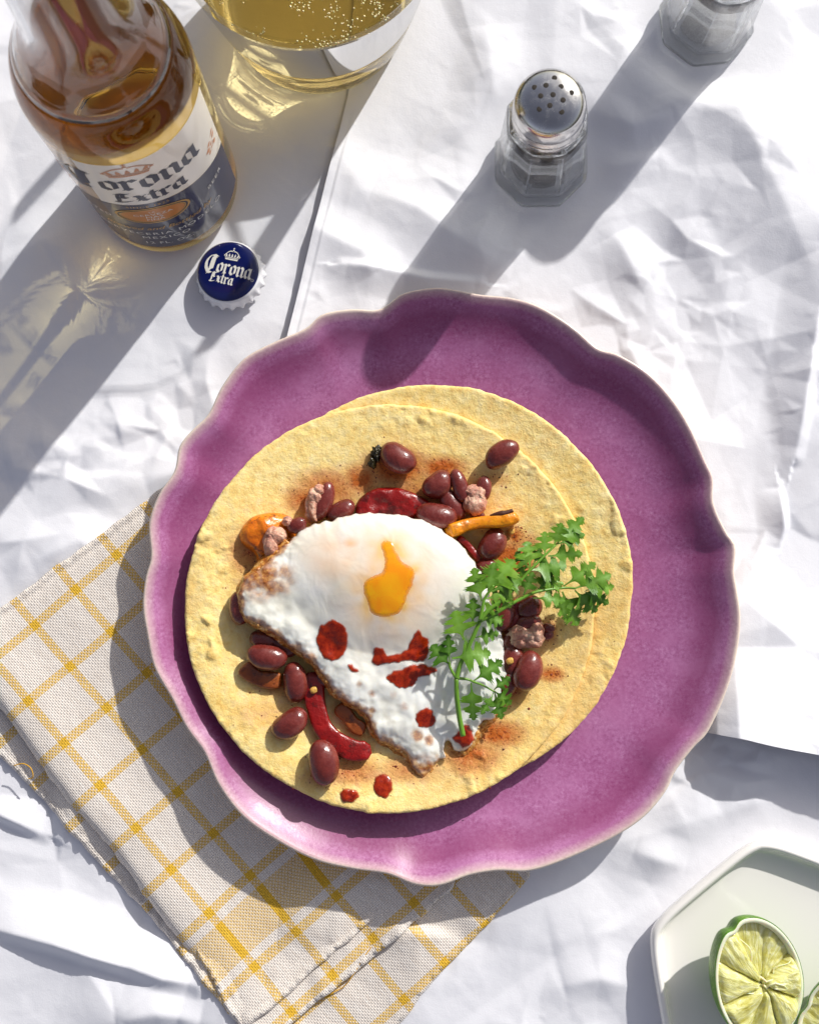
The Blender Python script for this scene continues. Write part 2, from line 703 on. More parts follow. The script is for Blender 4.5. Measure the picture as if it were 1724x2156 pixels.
# ------------------------------------------------------------------ napkin
PA = P(151 + 74.5, 1402.4 + 87.5, .004) - P(151, 1402.4, .004)
PB = P(151 + 88.5, 1402.4 - 70, .004) - P(151, 1402.4, .004)
NA = PA[:2] / np.linalg.norm(PA[:2])
NB = np.array((-NA[1], NA[0]))
if NB @ PB[:2] < 0:
    NB = -NB
STA, STB = np.linalg.norm(PA[:2]), np.linalg.norm(PB[:2])
N0 = P(151, 1402.4, .004)[:2]


def mat_linen(name, a_wide, flip=False):
    m = M(name).set(Roughness=.85, Specular_IOR_Level=.15)
    uv = m.n('ShaderNodeUVMap').outputs[0]
    nz = m.n('ShaderNodeTexNoise', Scale=.35, Detail=2)
    m.l(uv, nz.inputs['Vector'])
    wob = m.mix(.06, uv, nz.outputs['Color'], 'LINEAR_LIGHT')
    sp = m.n('ShaderNodeSeparateXYZ')
    m.l(wob, sp.inputs[0])
    a, b = sp.outputs[0], sp.outputs[1]     # in stripe steps

    def band(c, pos, half):
        d = m.math('ABSOLUTE', m.math('SUBTRACT', c, pos))
        return m.math('SUBTRACT', 1.0, m.math('SMOOTHSTEP' if False else 'GREATER_THAN', d, half))

    def periodic(c, half):
        fr = m.math('ABSOLUTE', m.math('SUBTRACT', m.math('FRACT', m.math('ADD', c, 100.5)), .5))
        return m.math('LESS_THAN', fr, half)
    pa_ = m.math('MULTIPLY', periodic(a, .082), m.math('LESS_THAN', a, a_wide + .2))
    a2 = m.math('SUBTRACT', a, .24)
    pa2 = m.math('MULTIPLY', periodic(a2, .082), m.math('GREATER_THAN', a2, a_wide + .8))
    wide = band(a, a_wide + .62, .38)
    wide_core = m.math('MULTIPLY', wide, .80)
    ma = m.math('MAXIMUM', m.math('MAXIMUM', pa_, pa2), wide_core)
    mb = periodic(b, .082)
    # plain weave: warp and weft floats
    PT = 26.0
    sa = m.math('SINE', m.math('MULTIPLY', a, PT * 2 * math.pi / 2))
    sb = m.math('SINE', m.math('MULTIPLY', b, PT * 2 * math.pi / 2))
    chk = m.math('MULTIPLY', sa, sb)                       # over / under
    ha = m.math('ABSOLUTE', sa)
    hb = m.math('ABSOLUTE', sb)
    hole = m.math('LESS_THAN', m.math('MAXIMUM', ha, hb), .52)
    up = m.math('GREATER_THAN', chk, 0.0)
    # yellow where the thread on top is yellow
    fac = m.math('ADD', m.math('MULTIPLY', ma, up), m.math('MULTIPLY', mb, m.math('SUBTRACT', 1.0, up)))
    fac = m.math('ADD', m.math('MULTIPLY', fac, .52), m.math('MULTIPLY', m.math('MINIMUM', m.math('ADD', ma, mb), 2.0), .36))
    fac = m.math('MINIMUM', fac, 1.0)
    sl = m.n('ShaderNodeMapping')
    sl.inputs['Scale'].default_value = (2.0, 40.0, 1.0)
    m.l(uv, sl.inputs['Vector'])
    n1 = m.n('ShaderNodeTexNoise', Scale=1.5, Detail=4)
    m.l(sl.outputs[0], n1.inputs['Vector'])
    cream = m.ramp(n1.outputs[0], [(.3, srgb(220, 208, 196)), (.7, srgb(244, 237, 229))])
    yel = m.ramp(n1.outputs[0], [(.3, srgb(212, 162, 44)), (.7, srgb(238, 196, 70))])
    c = m.mix(fac, cream, yel)
    c = m.mix(m.math('MULTIPLY', hole, .52), c, srgb(136, 110, 80))
    m.color(c)
    hgt = m.math('ADD', m.math('MULTIPLY', ha, .5), m.math('MULTIPLY', hb, .5))
    hgt = m.math('ADD', hgt, m.math('MULTIPLY', chk, .35))
    m.bump(hgt, .55, .0004)
    m.bump(m.noise(260, 3), .25, .0010)
    return m.m


MAT['linen'] = mat_linen('checked_linen', 5.0)
MAT['linen_under'] = mat_linen('checked_linen_under', 4.35)
MAT['linen_yellow'] = plain('yellow_thread', srgb(214, 160, 30), .8)


def nap_uv(da=0.0, db=0.0):
    return lambda x, y: np.c_[((x - N0[0]) * NA[0] + (y - N0[1]) * NA[1]) / STA + da, ((x - N0[0]) * NB[0] + (y - N0[1]) * NB[1]) / STB + db]


def plate_ring(a0, a1, r, n=14):
    """points just inside the plate edge, by picture angle (degrees, anticlockwise from right)"""
    return [(PLT[0] + r * math.cos(math.radians(a)), PLT[1] + r * math.sin(math.radians(a))) for a in np.linspace(a0, a1, n)]


def wobble(out, amp=.0004, s=160, seed=2):
    out = resample(out, .0015)
    return out + amp * np.c_[noise2(out[:, 0], out[:, 1], s, seed), noise2(out[:, 0], out[:, 1], s, seed + 3)] * 2


def line_d(x, y, pts, z):
    q = PP(pts, z)[:, :2]
    b = np.full(x.shape, 9.0)
    for i in range(len(q) - 1):
        a, c = q[i], q[i + 1]
        ab = c - a
        t = np.clip(((x - a[0]) * ab[0] + (y - a[1]) * ab[1]) / (ab @ ab), 0, 1)
        b = np.minimum(b, np.hypot(x - a[0] - t * ab[0], y - a[1] - t * ab[1]))
    return b


E1 = [(860, 1865), (814, 1903), (753, 1964), (683, 2020), (617, 2081), (528, 2155), (470, 2200)]
E2 = [(560, 2195), (612, 2151), (701, 2081), (785, 2010), (884, 1926), (954, 1861)]
nap = empty('napkin', (0, 0, 0))
tag(nap, 'folded cream linen napkin with yellow check lines tucked under the plate', 'napkin')
# lowest fold
Lo = [(-150, 1420), (0, 1595), (109, 1704), (224, 1835), (339, 1954), (430, 2060), (600, 2260), (745, 2275), (842, 2151), (916, 2057), (1010, 1959), (1113, 1842)]
L3 = np.vstack([PP(Lo, .0008)[:, :2], plate_ring(-66, -170, .092)])
l3o = sheet('bottom_fold', wobble(L3), .0016, lambda x, y, d: low_z(x, y) * .9 + .0013 + .0009 * np.sqrt(np.clip(d / .0015, 0, 1)) + .0004 * noise2(x, y, 60, 3) + .0007 * np.exp(-((d - .0009) / .0007) ** 2) - .0006 * np.exp(-((d - .0030) / .0007) ** 2), .0008,
            MAT['linen_under'], nap, uvf=nap_uv(-1.2, .31), edge_step=.0010)
Lm = [(-60, 1380), (70, 1530), (210, 1720), (390, 1950), (530, 2200), (560, 2195), (612, 2151), (701, 2081), (785, 2010), (884, 1926), (954, 1861)]
L2 = np.vstack([PP(Lm, .0024)[:, :2], plate_ring(-80, -170, .094)])
l2o = sheet('middle_fold', wobble(L2, .0006, 120, 7), .0016, lambda x, y, d: np.maximum(low_z(x, y), 0) * .8 + .0031 + .0007 * np.sqrt(np.clip(d / .0015, 0, 1)) + .0004 * noise2(x, y, 50, 5) + .0016 * np.exp(-(line_d(x, y, E2, .003) / .005) ** 2) + .0007 * np.exp(-((d - .0009) / .0007) ** 2) - .0006 * np.exp(-((d - .0030) / .0007) ** 2), .0008,
            MAT['linen'], nap, uvf=nap_uv(-.02, .0), edge_step=.0015)
Lt = [(-160, 1405), (-100, 1357), (0, 1283), (161, 1163), (323, 1043), (380, 1003)]
Ltb = [(860, 1865), (814, 1903), (753, 1964), (683, 2020), (617, 2081), (528, 2155), (470, 2200), (500, 2155), (448, 2079), (385, 1996), (312, 1897), (245, 1803), (156, 1704), (68, 1590), (0, 1491)]
L1 = np.vstack([PP(Lt, .004)[:, :2], plate_ring(-190, -94, .094), PP(Ltb, .0045)[:, :2]])
foldline = PP([(-100, 1357), (0, 1491), (68, 1590), (156, 1704), (245, 1803), (312, 1897), (385, 1996), (448, 2079), (500, 2155), (540, 2210)], .0045)[:, :2]


def fold_d(x, y):
    b = np.full(x.shape, 9.0)
    for i in range(len(foldline) - 1):
        a, c = foldline[i], foldline[i + 1]
        ab = c - a
        t = np.clip(((x - a[0]) * ab[0] + (y - a[1]) * ab[1]) / (ab @ ab), 0, 1)
        b = np.minimum(b, np.hypot(x - a[0] - t * ab[0], y - a[1] - t * ab[1]))
    return b


def top_fold_z(x, y, d):
    f = fold_d(x, y)
    puff = np.sqrt(np.clip(1 - (1 - np.clip(f / .005, 0, 1)) ** 2, 0, 1))
    return .0012 + .0036 * puff + .0005 * np.sqrt(np.clip(d / .0015, 0, 1)) + .0016 * np.exp(-((f - .010) / .012) ** 2) + .0005 * noise2(x, y, 40, 9) + .0012 * sstep(.03, .0, f) * noise2(x, y, 25, 4) + .0018 * np.exp(-(line_d(x, y, E1, .0045) / .005) ** 2) + sstep(.004, .012, f) * (.0008 * np.exp(-((d - .0009) / .0008) ** 2) - .0008 * np.exp(-((d - .0032) / .0008) ** 2))


l1o = sheet('top_fold', wobble(L1, .0005, 130, 11), .0015, top_fold_z, .0008, MAT['linen'], nap, uvf=nap_uv(), edge_step=.0015)
for q in (l1o, l2o, l3o):
    q.cycles.is_caustics_receiver = True


def loose(path, z, r=.00022, parent=nap):
    q = catmull(np.array([P(u, v, zz) for (u, v), zz in zip(path, z)]), 8, False)
    return tube('loose_thread', q, r, MAT['linen_yellow'], parent, 6)


loose([(612, 2152), (660, 2110), (720, 2080), (745, 2050), (770, 2010), (790, 1990), (824, 1990)], [.0050, .0052, .0056, .0066, .0062, .0058, .0055])
loose([(30, 1612), (50, 1608), (66, 1618), (70, 1636), (60, 1640)], [.0040, .0052, .0058, .0050, .0038])
rr = random.Random(5)
for edge, zed in ((Ltb[:6], .0046), (Lm[6:], .0036), (Lo[7:], .0022)):
    pe = catmull(np.array(edge, float), 6, False)
    for i in range(0, len(pe) - 1, 2):
        u, v = pe[i]
        q = [(u, v), (u + rr.uniform(1, 4), v + rr.uniform(0, 4)), (u + rr.uniform(1, 6), v + rr.uniform(1, 7))]
        if v < 2156:
            w_ = catmull(np.array([P(a, b, zed - .0003 * k) for k, (a, b) in enumerate(q)]), 3, False)
            tube('fringe', w_, .00010, MAT['linen_yellow'] if rr.random() < .25 else plain('cream_thread', srgb(218, 206, 186), .85), nap, 4) if i % 12 == 0 else None

# ------------------------------------------------------------------ plate
OUT8 = [(860, 37), (960, 55), (1050, 65), (1130, 90), (1220, 145), (1290, 205), (1350, 225), (1430, 275), (1500, 350), (1550, 430), (1590, 520), (1612, 570), (1615, 640), (1650, 720), (1675, 760), (1672, 830),
        (1680, 880), (1690, 960), (1680, 1060), (1650, 1170), (1600, 1280), (1560, 1325), (1510, 1390), (1480, 1450), (1420, 1520), (1330, 1580), (1200, 1640), (1100, 1672), (1010, 1672), (930, 1685), (850, 1712),
        (780, 1710), (700, 1680), (600, 1665), (500, 1640), (400, 1590), (300, 1520), (230, 1430), (190, 1340), (140, 1270), (100, 1190), (50, 1100), (30, 1010), (18, 930), (25, 850), (40, 790), (35, 700), (60, 620),
        (105, 550), (120, 480), (160, 430), (200, 390), (240, 310), (300, 235), (380, 190), (470, 150), (520, 110), (600, 95), (680, 95), (740, 55), (800, 40)]
PZ = .0012
RIMZ = .0196
po = PP([(290.4 + .7487 * a, 580.8 + .7487 * b) for a, b in OUT8], RIMZ)[:, :2]
po = catmull(po, 10)
pr = np.hypot(po[:, 0] - PLT[0], po[:, 1] - PLT[1])
pa = np.arctan2(po[:, 1] - PLT[1], po[:, 0] - PLT[0])
oi = np.argsort(pa)
pa, pr = pa[oi], pr[oi]


def R_out(th):
    return np.interp(th, np.r_[pa - 2 * np.pi, pa, pa + 2 * np.pi], np.r_[pr, pr, pr])


R0 = float(np.mean(pr))
PPROF = [(0, .0062), (.2, .0061), (.45, .0061), (.62, .0063), (.72, .0072), (.80, .0088), (.87, .0112), (.92, .0140), (.955, .0166), (.975, .0182), (.988, .0192), (1.0, .0196)]
pps = np.array(PPROF)


def plate_top(s):
    return np.interp(s, pps[:, 0], pps[:, 1])


prof = [(s, plate_top(s), 0) for s in np.r_[np.linspace(0.004, .6, 14), np.linspace(.63, .98, 40), [.988, .995]]]
# smooth the polyline profile
zz = np.array([p[1] for p in prof])
for _ in range(8):
    zz[1:-1] = (zz[:-2] + 2 * zz[1:-1] + zz[2:]) / 4
prof = [(p[0], z_, p[0]) for p, z_ in zip(prof, zz)]
lz = prof[-1][1]
prof += [(1.0, lz - .0002, 1.0), (1.003, lz - .0010, 1.02), (1.002, lz - .0022, 1.04), (.996, lz - .0032, 1.06), (.97, .0140, 1.1), (.93, .0105, 1.1), (.85, .0066, 1.1), (.74, .0036, 1.1), (.64, .0018, 1.1), (.60, .0000, 1.1), (.55, .0000, 1.1), (.53, .0015, 1.1), (.1, .0015, 1.1)]
NT = 360
vs, at_s = [], []
for s, z, aa in prof:
    for i in range(NT):
        th = -math.pi + 2 * math.pi * i / NT
        k = sstep(.55, .96, s)
        Rr = R0 + (R_out(th) - R0) * k
        dev = (R_out(th) - R0) / R0
        zz_ = z + (dev * .10 * R0 * sstep(.80, 1.0, min(s, 1)) + .0006 * math.sin(th * 2 + .6) * sstep(.8, 1, min(s, 1)) if aa <= 1.06 else 0)
        vs.append((s * Rr * math.cos(th), s * Rr * math.sin(th), zz_))
        at_s.append(aa)
F = gridfaces(NT, len(prof), True)
F.append(tuple(range(NT - 1, -1, -1)))
F.append(tuple(range((len(prof) - 1) * NT, len(prof) * NT)))
m = M('plum_glaze').set(Roughness=.30, Specular_IOR_Level=.40, Coat_Weight=.35, Coat_Roughness=.14)
at = m.attr('ring')
nb = m.noise(26, 4, .6)
ns = m.noise(760, 4, .75)
nm = m.noise(120, 4, .6, dist=.4)
base = m.ramp(nb, [(.30, srgb(156, 84, 130)), (.52, srgb(173, 104, 150)), (.72, srgb(196, 136, 180))])
spk = m.ramp(ns, [(.38, srgb(136, 62, 110)), (.55, srgb(178, 114, 160)), (.75, srgb(212, 166, 204))])
base = m.mix(m.ramp(nm, [(.35, .15), (.65, .55)]), base, spk)
atn = m.math('ADD', at, m.math('MULTIPLY', m.math('SUBTRACT', m.noise(60, 3), .5), .05))
pool = m.ramp(atn, [(.82, 0.0), (.89, .55), (.925, .65), (.955, .1), (1.0, 0.0)])
base = m.mix(pool, base, srgb(132, 50, 96))
ats = m.math('ADD', m.math('ADD', at, m.math('MULTIPLY', m.math('SUBTRACT', ns, .5), .014)), m.math('MULTIPLY', m.math('SUBTRACT', nb, .5), .02))
pale = m.ramp(ats, [(.966, 0.0), (.990, .45), (1.003, 1.0)])
base = m.mix(pale, base, srgb(224, 206, 190))
m.color(base)
m.rough(m.ramp(ns, [(.3, .26), (.7, .44)]))
m.bump(m.noise(420, 3, .6), .10, .0006)
m.bump(m.noise(35, 2), .25, .0015)
plate = mobj('dinner_plate', vs, F, m.m, None, True, (PLT[0], PLT[1], PZ))
fattr(plate, 'ring', at_s)
tag(plate, 'plum glazed plate with wavy scalloped cream rim holding the tortillas', 'plate')

# ------------------------------------------------------------------ tortillas
T1C = P(905, 1231, .015)[:2]
T2C = P(823, 1275, .018)[:2]
TR1, TR2 = 425 / 5260., 427 / 5275.


def bumps(x, y, seed):
    b = .00045 * fbm(x, y, 42, seed, 2) + .00050 * fbm(x, y, 210, seed + 4, 3)
    bl = sstep(.20, .32, noise2(x, y, 150, seed + 8) + .25 * noise2(x, y, 420, seed + 9))
    crumb = sstep(.0, .35, noise2(x, y, 34, seed + 12))
    pit = sstep(.25, .5, noise2(x, y, 300, seed + 15))
    return b * (.45 + .55 * crumb) + .00075 * bl * crumb - .00030 * pit * (.3 + .7 * crumb) + .0004 * crumb * np.abs(noise2(x, y, 480, seed + 18))


def tz1(x, y):
    dx, dy = (x - T1C[0]) / TR1, (y - T1C[1]) / TR1
    r = np.sqrt(dx * dx + dy * dy)
    return PZ + .0092 + .0056 * r ** 2.2 + .0012 * dx + bumps(x, y, 31)


def tz2(x, y):
    dx, dy = (x - T2C[0]) / TR2, (y - T2C[1]) / TR2
    r = np.sqrt(dx * dx + dy * dy)
    low = PZ + .0092 + .0056 * np.clip(np.hypot((x - T1C[0]), (y - T1C[1])) / TR1, 0, 1.1) ** 2.2 + .0012 * (x - T1C[0]) / TR1
    z = low + .0027
    z = z + (.0010 - .0024 * dx - .0012 * dy) * sstep(.45, 1.0, r) * .9
    return np.maximum(z, low + .0021) + bumps(x, y, 47)


STAINS = [(836, 985, 62, 36, 1.0), (930, 985, 48, 22, .9), (760, 1010, 40, 30, .8), (690, 1030, 70, 40, .7), (640, 1050, 40, 30, .7), (1045, 1010, 36, 20, .3), (1075, 1180, 50, 40, 1.0), (1110, 1150, 30, 30, .5),
          (1048, 1545, 52, 26, .9), (1160, 1420, 26, 14, .9), (1160, 1330, 16, 30, .5), (990, 1590, 60, 40, .7), (600, 1440, 60, 30, .5), (745, 1625, 60, 30, .6), (680, 1640, 60, 24, .35), (560, 1210, 70, 60, .4), (520, 1170, 40, 50, .5),
          (860, 1620, 70, 30, .5), (905, 1050, 120, 60, .6), (560, 1500, 90, 50, .25), (1085, 1130, 20, 20, .8), (1070, 1450, 40, 40, .6)]
STW = [(PF(u, v, tz2), a * PXM, b * PXM, k) for u, v, a, b, k in STAINS]


def stain(x, y, d=None):
    s = np.zeros_like(x)
    for p, a, b, k in STW:
        s = np.maximum(s, k * np.exp(-((x - p[0]) / a) ** 2 - ((y - p[1]) / b) ** 2))
    return s


def mat_tortilla():
    m = M('corn_tortilla').set(Roughness=.72, Specular_IOR_Level=.25, Subsurface_Weight=.12, Subsurface_Scale=.002)
    m.b.inputs['Subsurface Radius'].default_value = (1, .6, .25)
    n1 = m.noise(45, 5, .6)
    n2 = m.noise(260, 4, .65)
    c = m.ramp(n1, [(.28, srgb(242, 200, 108)), (.5, srgb(251, 222, 144)), (.72, srgb(254, 236, 176))])
    c2 = m.ramp(n2, [(.30, srgb(218, 162, 70)), (.48, srgb(249, 220, 142)), (.7, srgb(255, 240, 190))])
    c = m.mix(.45, c, c2)
    toast = m.ramp(m.noise(22, 4, .7), [(.50, 0.0), (.70, .65)])
    c = m.mix(toast, c, srgb(224, 174, 88))
    # chilli oil stain and dark flecks
    st = m.math('MULTIPLY', m.attr('stain'), 1.15)
    sn = m.math('MULTIPLY', st, m.math('ADD', .0, m.math('MULTIPLY', m.noise(260, 5, .8), 1.8)))
    c = m.mix(m.ramp(sn, [(.10, 0.0), (.36, .55), (.8, .95)]), c, srgb(184, 86, 10))
    dk = m.math('MULTIPLY', st, m.ramp(m.noise(800, 3, .7), [(.55, 0.0), (.63, 1.0)]))
    c = m.mix(m.math('MULTIPLY', dk, .85), c, srgb(110, 40, 10))
    fl = m.ramp(m.noise(700, 1, .4), [(.80, 0.0), (.83, .8)])
    c = m.mix(fl, c, srgb(120, 70, 24))
    m.color(c)
    m.bump(m.noise(1100, 4, .65), .55, .0005)
    m.bump(m.noise(380, 4, .65), .50, .0008)
    m.rough(m.ramp(st, [(.2, .74), (.8, .38)]))
    return m.m


MAT['tortilla'] = mat_tortilla()


def tort_outline(c, r, seed):
    a = np.linspace(0, 2 * np.pi, 520, endpoint=False)
    x, y = np.cos(a), np.sin(a)
    rr_ = r * (1 + .010 * noise2(x, y, 1.5, seed) + .006 * noise2(x, y, 6, seed + 1) + .0055 * noise2(x, y, 28, seed + 2))
    return np.c_[c[0] + rr_ * x, c[1] + rr_ * y]


t1 = sheet('tortilla', tort_outline(T1C, TR1, 3), .00095, lambda x, y, d: tz1(x, y) - .0004 * (1 - np.clip(d / .0010, 0, 1)) ** 2, .0016, MAT['tortilla'], attrs={'stain': lambda x, y, d: x * 0}, edge_step=.0007)
tag(t1, 'yellow corn tortilla lying directly on the plate beneath the other tortilla', 'tortilla', 'stacked corn tortillas')
t2 = sheet('tortilla', tort_outline(T2C, TR2, 9), .00085, lambda x, y, d: tz2(x, y) - .0004 * (1 - np.clip(d / .0010, 0, 1)) ** 2, .0016, MAT['tortilla'], attrs={'stain': stain}, edge_step=.0007, seed=4)
tag(t2, 'upper corn tortilla carrying the fried egg and beans', 'tortilla', 'stacked corn tortillas')

# chilli flecks and crumbs clinging to the upper tortilla: too small to count
_m = M('chilli_fleck').set(Roughness=.5)
_m.color(_m.ramp(_m.noise(900, 2), [(.35, srgb(60, 16, 6)), (.6, srgb(150, 46, 10)), (.8, srgb(196, 110, 30))]))
rf = random.Random(21)
fv, ff = [], []
for k in range(420):
    p, a, b, kk = rf.choice(STW)
    x, y = p[0] + rf.gauss(0, a * .75), p[1] + rf.gauss(0, b * .75)
    z = float(tz2(np.array([x]), np.array([y]))[0])
    r = rf.uniform(.00010, .00038) * (1.5 if rf.random() < .08 else 1)
    n = len(fv)
    t0 = rf.uniform(0, 3)
    for q in range(5):
        t = t0 + q * 2 * math.pi / 5
        fv.append((x + r * rf.uniform(.6, 1.4) * math.cos(t), y + r * rf.uniform(.6, 1.4) * math.sin(t), z + .00002))
    fv.append((x, y, z + r * .8))
    ff += [(n + q, n + (q + 1) % 5, n + 5) for q in range(5)]
o = mobj('chilli_flecks', fv, ff, _m.m)
o['kind'] = 'stuff'
o['label'] = 'rust red chilli flecks scattered over the upper tortilla'
o['category'] = 'spice'

# ------------------------------------------------------------------ fried egg
def c2(pts):       # egg detail survey -> survey picture
    return [(484 + .35563 * a, 1064.8 + .35563 * b) for a, b in pts]


def c3(pts):
    return [(451.8 + .4024 * a, 903.5 + .4024 * b) for a, b in pts]


def c1(pts):
    return [(871.3 + .26205 * a, 1064.8 + .26205 * b) for a, b in pts]


EGG = [(810, 40), (900, 45), (1030, 60), (1150, 90), (1250, 140), (1340, 205), (1420, 290), (1480, 380), (1520, 450), (1545, 560), (1580, 680), (1620, 780), (1635, 880), (1655, 980), (1645, 1080), (1605, 1200), (1570, 1265), (1505, 1280),
       (1470, 1330), (1440, 1410), (1390, 1470), (1330, 1455), (1300, 1400), (1272, 1440), (1275, 1500), (1225, 1545), (1190, 1600), (1130, 1630), (1080, 1580), (1045, 1500), (960, 1440), (880, 1400), (840, 1350), (820, 1290), (790, 1240), (720, 1190),
       (640, 1150), (600, 1100), (560, 1030), (500, 950), (440, 900), (370, 850), (300, 790), (240, 760), (160, 710), (90, 670), (60, 600), (50, 530), (78, 440), (130, 400), (200, 350), (270, 270), (330, 220), (385, 180), (430, 140), (520, 100), (600, 85), (700, 58)]
EZ = .030
egg_out = catmull(PP(c2(EGG), EZ - .003)[:, :2], 8)
_a = np.arange(len(egg_out))
_nx, _ny = noise2(egg_out[:, 0], egg_out[:, 1], 420, 5), noise2(egg_out[:, 0], egg_out[:, 1], 420, 8)
DOME = P(806, 1196, .038)[:2]
CR1 = catmull(PP(c2([(330, 200), (240, 300), (130, 400), (70, 470), (60, 580), (90, 665), (240, 755), (370, 850), (500, 950), (600, 1100), (720, 1190), (800, 1250), (830, 1330), (880, 1400), (960, 1435), (1050, 1510), (1100, 1600), (1190, 1600), (1230, 1540)]), EZ - .003)[:, :2], 6, False)


def poly_d(x, y, q):
    b = np.full(x.shape, 9.0)
    for i in range(len(q) - 1):
        a, c = q[i], q[i + 1]
        ab = c - a
        t = np.clip(((x - a[0]) * ab[0] + (y - a[1]) * ab[1]) / (ab @ ab + 1e-14), 0, 1)
        b = np.minimum(b, np.hypot(x - a[0] - t * ab[0], y - a[1] - t * ab[1]))
    return b


EL = P(*c2([(60, 560)])[0], EZ)[:2]
EB = P(*c2([(1140, 1560)])[0], EZ)[:2]
ER = P(*c2([(1600, 1050)])[0], EZ)[:2]
ET = P(*c2([(850, 90)])[0], EZ)[:2]


def egg_base(x, y):
    """underside of the egg, draped over the beans"""
    z = .0225 + 0 * x
    z = z + .0045 * np.exp(-((x - EL[0]) ** 2 + (y - EL[1]) ** 2) / .030 ** 2)
    z = z - .0045 * np.exp(-((x - EB[0]) ** 2 + (y - EB[1]) ** 2) / .026 ** 2)
    z = z - .0040 * np.exp(-((x - ER[0]) ** 2 + (y - ER[1]) ** 2) / .030 ** 2)
    z = z - .0015 * np.exp(-((x - ET[0]) ** 2 + (y - ET[1]) ** 2) / .022 ** 2)
    return z + .0009 * noise2(x, y, 45, 3)


def egg_top(x, y, d=None):
    x, y = np.asarray(x, float), np.asarray(y, float)
    if d is None:
        d = edge_dist(x, y, egg_out)
    r = np.hypot((x - DOME[0]) / 1.10, (y - DOME[1]) / .98)
    dome = np.clip(1 - (r / .034) ** 2, 0, 1) ** 1.2 * .0088
    body = .0032 * np.sqrt(np.clip(1 - (1 - np.clip(d / .0090, 0, 1)) ** 2, 0, 1))
    z = egg_base(x, y) + .0006 + body + dome
    far = sstep(.026, .040, r)
    ce = poly_d(x, y, CR1)
    cr = np.exp(-(ce / .006) ** 2)
    low = sstep(-.004, -.030, y - P(800, 1400, EZ)[1])
    # soft swells near the yolk, torn and bubbly towards the tip
    z = z + far * (.0016 * fbm(x, y, 75, 21, 3) + low * (.0013 * fbm(x, y, 80, 25, 2) + .0006 * np.abs(noise2(x + .5 * y, y - .5 * x, 170, 28))))
    z = z + .00035 * (1 - far) * noise2(x, y, 90, 30)
    z = z + cr * (.0009 * np.abs(fbm(x, y, 300, 33, 2)) + .0006 * noise2(x, y, 160, 36))
    return z


def browned(x, y, d):
    ce = poly_d(x, y, CR1)
    n = fbm(x, y, 240, 41, 3)
    q = P(*c2([(190, 430)])[0], EZ)[:2]
    q2 = P(*c2([(1120, 1560)])[0], EZ)[:2]
    b = np.exp(-((ce - .0002) / (.0020 + .0022 * n)) ** 2) * .9
    b = np.maximum(b, (.85 + .8 * n) * np.exp(-(((x - q[0]) / .0105) ** 2 + ((y - q[1]) / .007) ** 2)))
    b = np.maximum(b, (.8 + .9 * n) * np.exp(-(((x - q2[0]) / .011) ** 2 + ((y - q2[1]) / .004) ** 2)))
    for (u, v, a, k) in ((1110, 1370, .0022, .9), (1180, 1400, .0020, .8), (835, 1120, .0016, .55), (770, 1060, .0016, .5), (840, 1220, .0016, .6), (1030, 1190, .002, .35), (1400, 1390, .004, .5), (960, 1120, .0025, .25)):
        p = P(*c2([(u, v)])[0], EZ)[:2]
        b = np.maximum(b, k * (.8 + .9 * n) * np.exp(-((x - p[0]) ** 2 + (y - p[1]) ** 2) / a ** 2))
    return np.clip(b, 0, 1)


def pinkish(x, y, d):
    p, q = P(700, 1170, .04)[:2], P(735, 1140, .04)[:2]
    a = np.exp(-(((x - p[0]) / .011) ** 2 + ((y - p[1]) / .010) ** 2)) * .75
    yk = P(820, 1235, .042)[:2]
    b = np.exp(-(((x - yk[0]) / .017) ** 2 + ((y - yk[1]) / .019) ** 2)) * .9
    c = np.exp(-(((x - q[0]) / .0035) ** 2 + ((y - q[1]) / .0022) ** 2)) * 1.3
    return np.clip(np.maximum(np.maximum(a, b), c) * (.8 + .5 * fbm(x, y, 120, 50, 2)), 0, 1)


def translucent(x, y, d):
    low = sstep(-.004, -.022, y - P(800, 1400, EZ)[1])
    q = P(*c2([(180, 560)])[0], EZ)[:2]
    l2 = np.exp(-((x - q[0]) ** 2 + (y - q[1]) ** 2) / .011 ** 2)
    return np.clip((low * .8 + l2) * sstep(-.05, .5, fbm(x, y, 190, 55, 3)), 0, 1)


YOLK = [(880, 215), (905, 190), (945, 190), (975, 220), (1000, 275), (1035, 325), (1085, 355), (1105, 390), (1100, 430), (1085, 480), (1060, 530), (1040, 590), (1010, 640), (960, 662), (900, 668), (845, 655), (815, 620), (800, 565), (782, 520), (778, 470), (795, 430), (850, 400), (890, 385), (905, 340), (900, 290), (885, 250)]
ylo = catmull(PP(c2(YOLK), .0405)[:, :2], 6)


def glow(x, y, d):
    e = edge_dist(x, y, ylo[::3])
    e[inside(x, y, ylo[::3])] = 0
    return np.exp(-(e / .0034)) * np.clip(.6 + 1.2 * noise2(x, y, 200, 71), 0, 1)


m = M('egg_white').set(Roughness=.16, Specular_IOR_Level=.5, Subsurface_Weight=.45, Subsurface_Scale=.003, Coat_Weight=.9, Coat_Roughness=.04)
m.b.inputs['Subsurface Radius'].default_value = (1, .9, .75)
br, pk, tr = m.attr('brown'), m.attr('pink'), m.attr('clear')
c = m.ramp(m.noise(60, 3), [(.3, srgb(236, 234, 220)), (.7, srgb(245, 245, 240))])
c = m.mix(m.math('MULTIPLY', pk, .95), c, srgb(250, 198, 150))
c = m.mix(m.math('MULTIPLY', m.attr('glow'), .9), c, srgb(250, 198, 104))
c = m.mix(m.math('MULTIPLY', tr, .55), c, srgb(206, 198, 178))
brn = m.ramp(m.noise(500, 4, .7), [(.3, srgb(96, 44, 10)), (.5, srgb(166, 98, 34)), (.72, srgb(220, 170, 92))])
c = m.mix(m.ramp(br, [(.10, 0.0), (.45, .72), (.9, 1.0)]), c, brn)
m.color(c)
m.rough(m.ramp(br, [(.1, .09), (.7, .38)]))
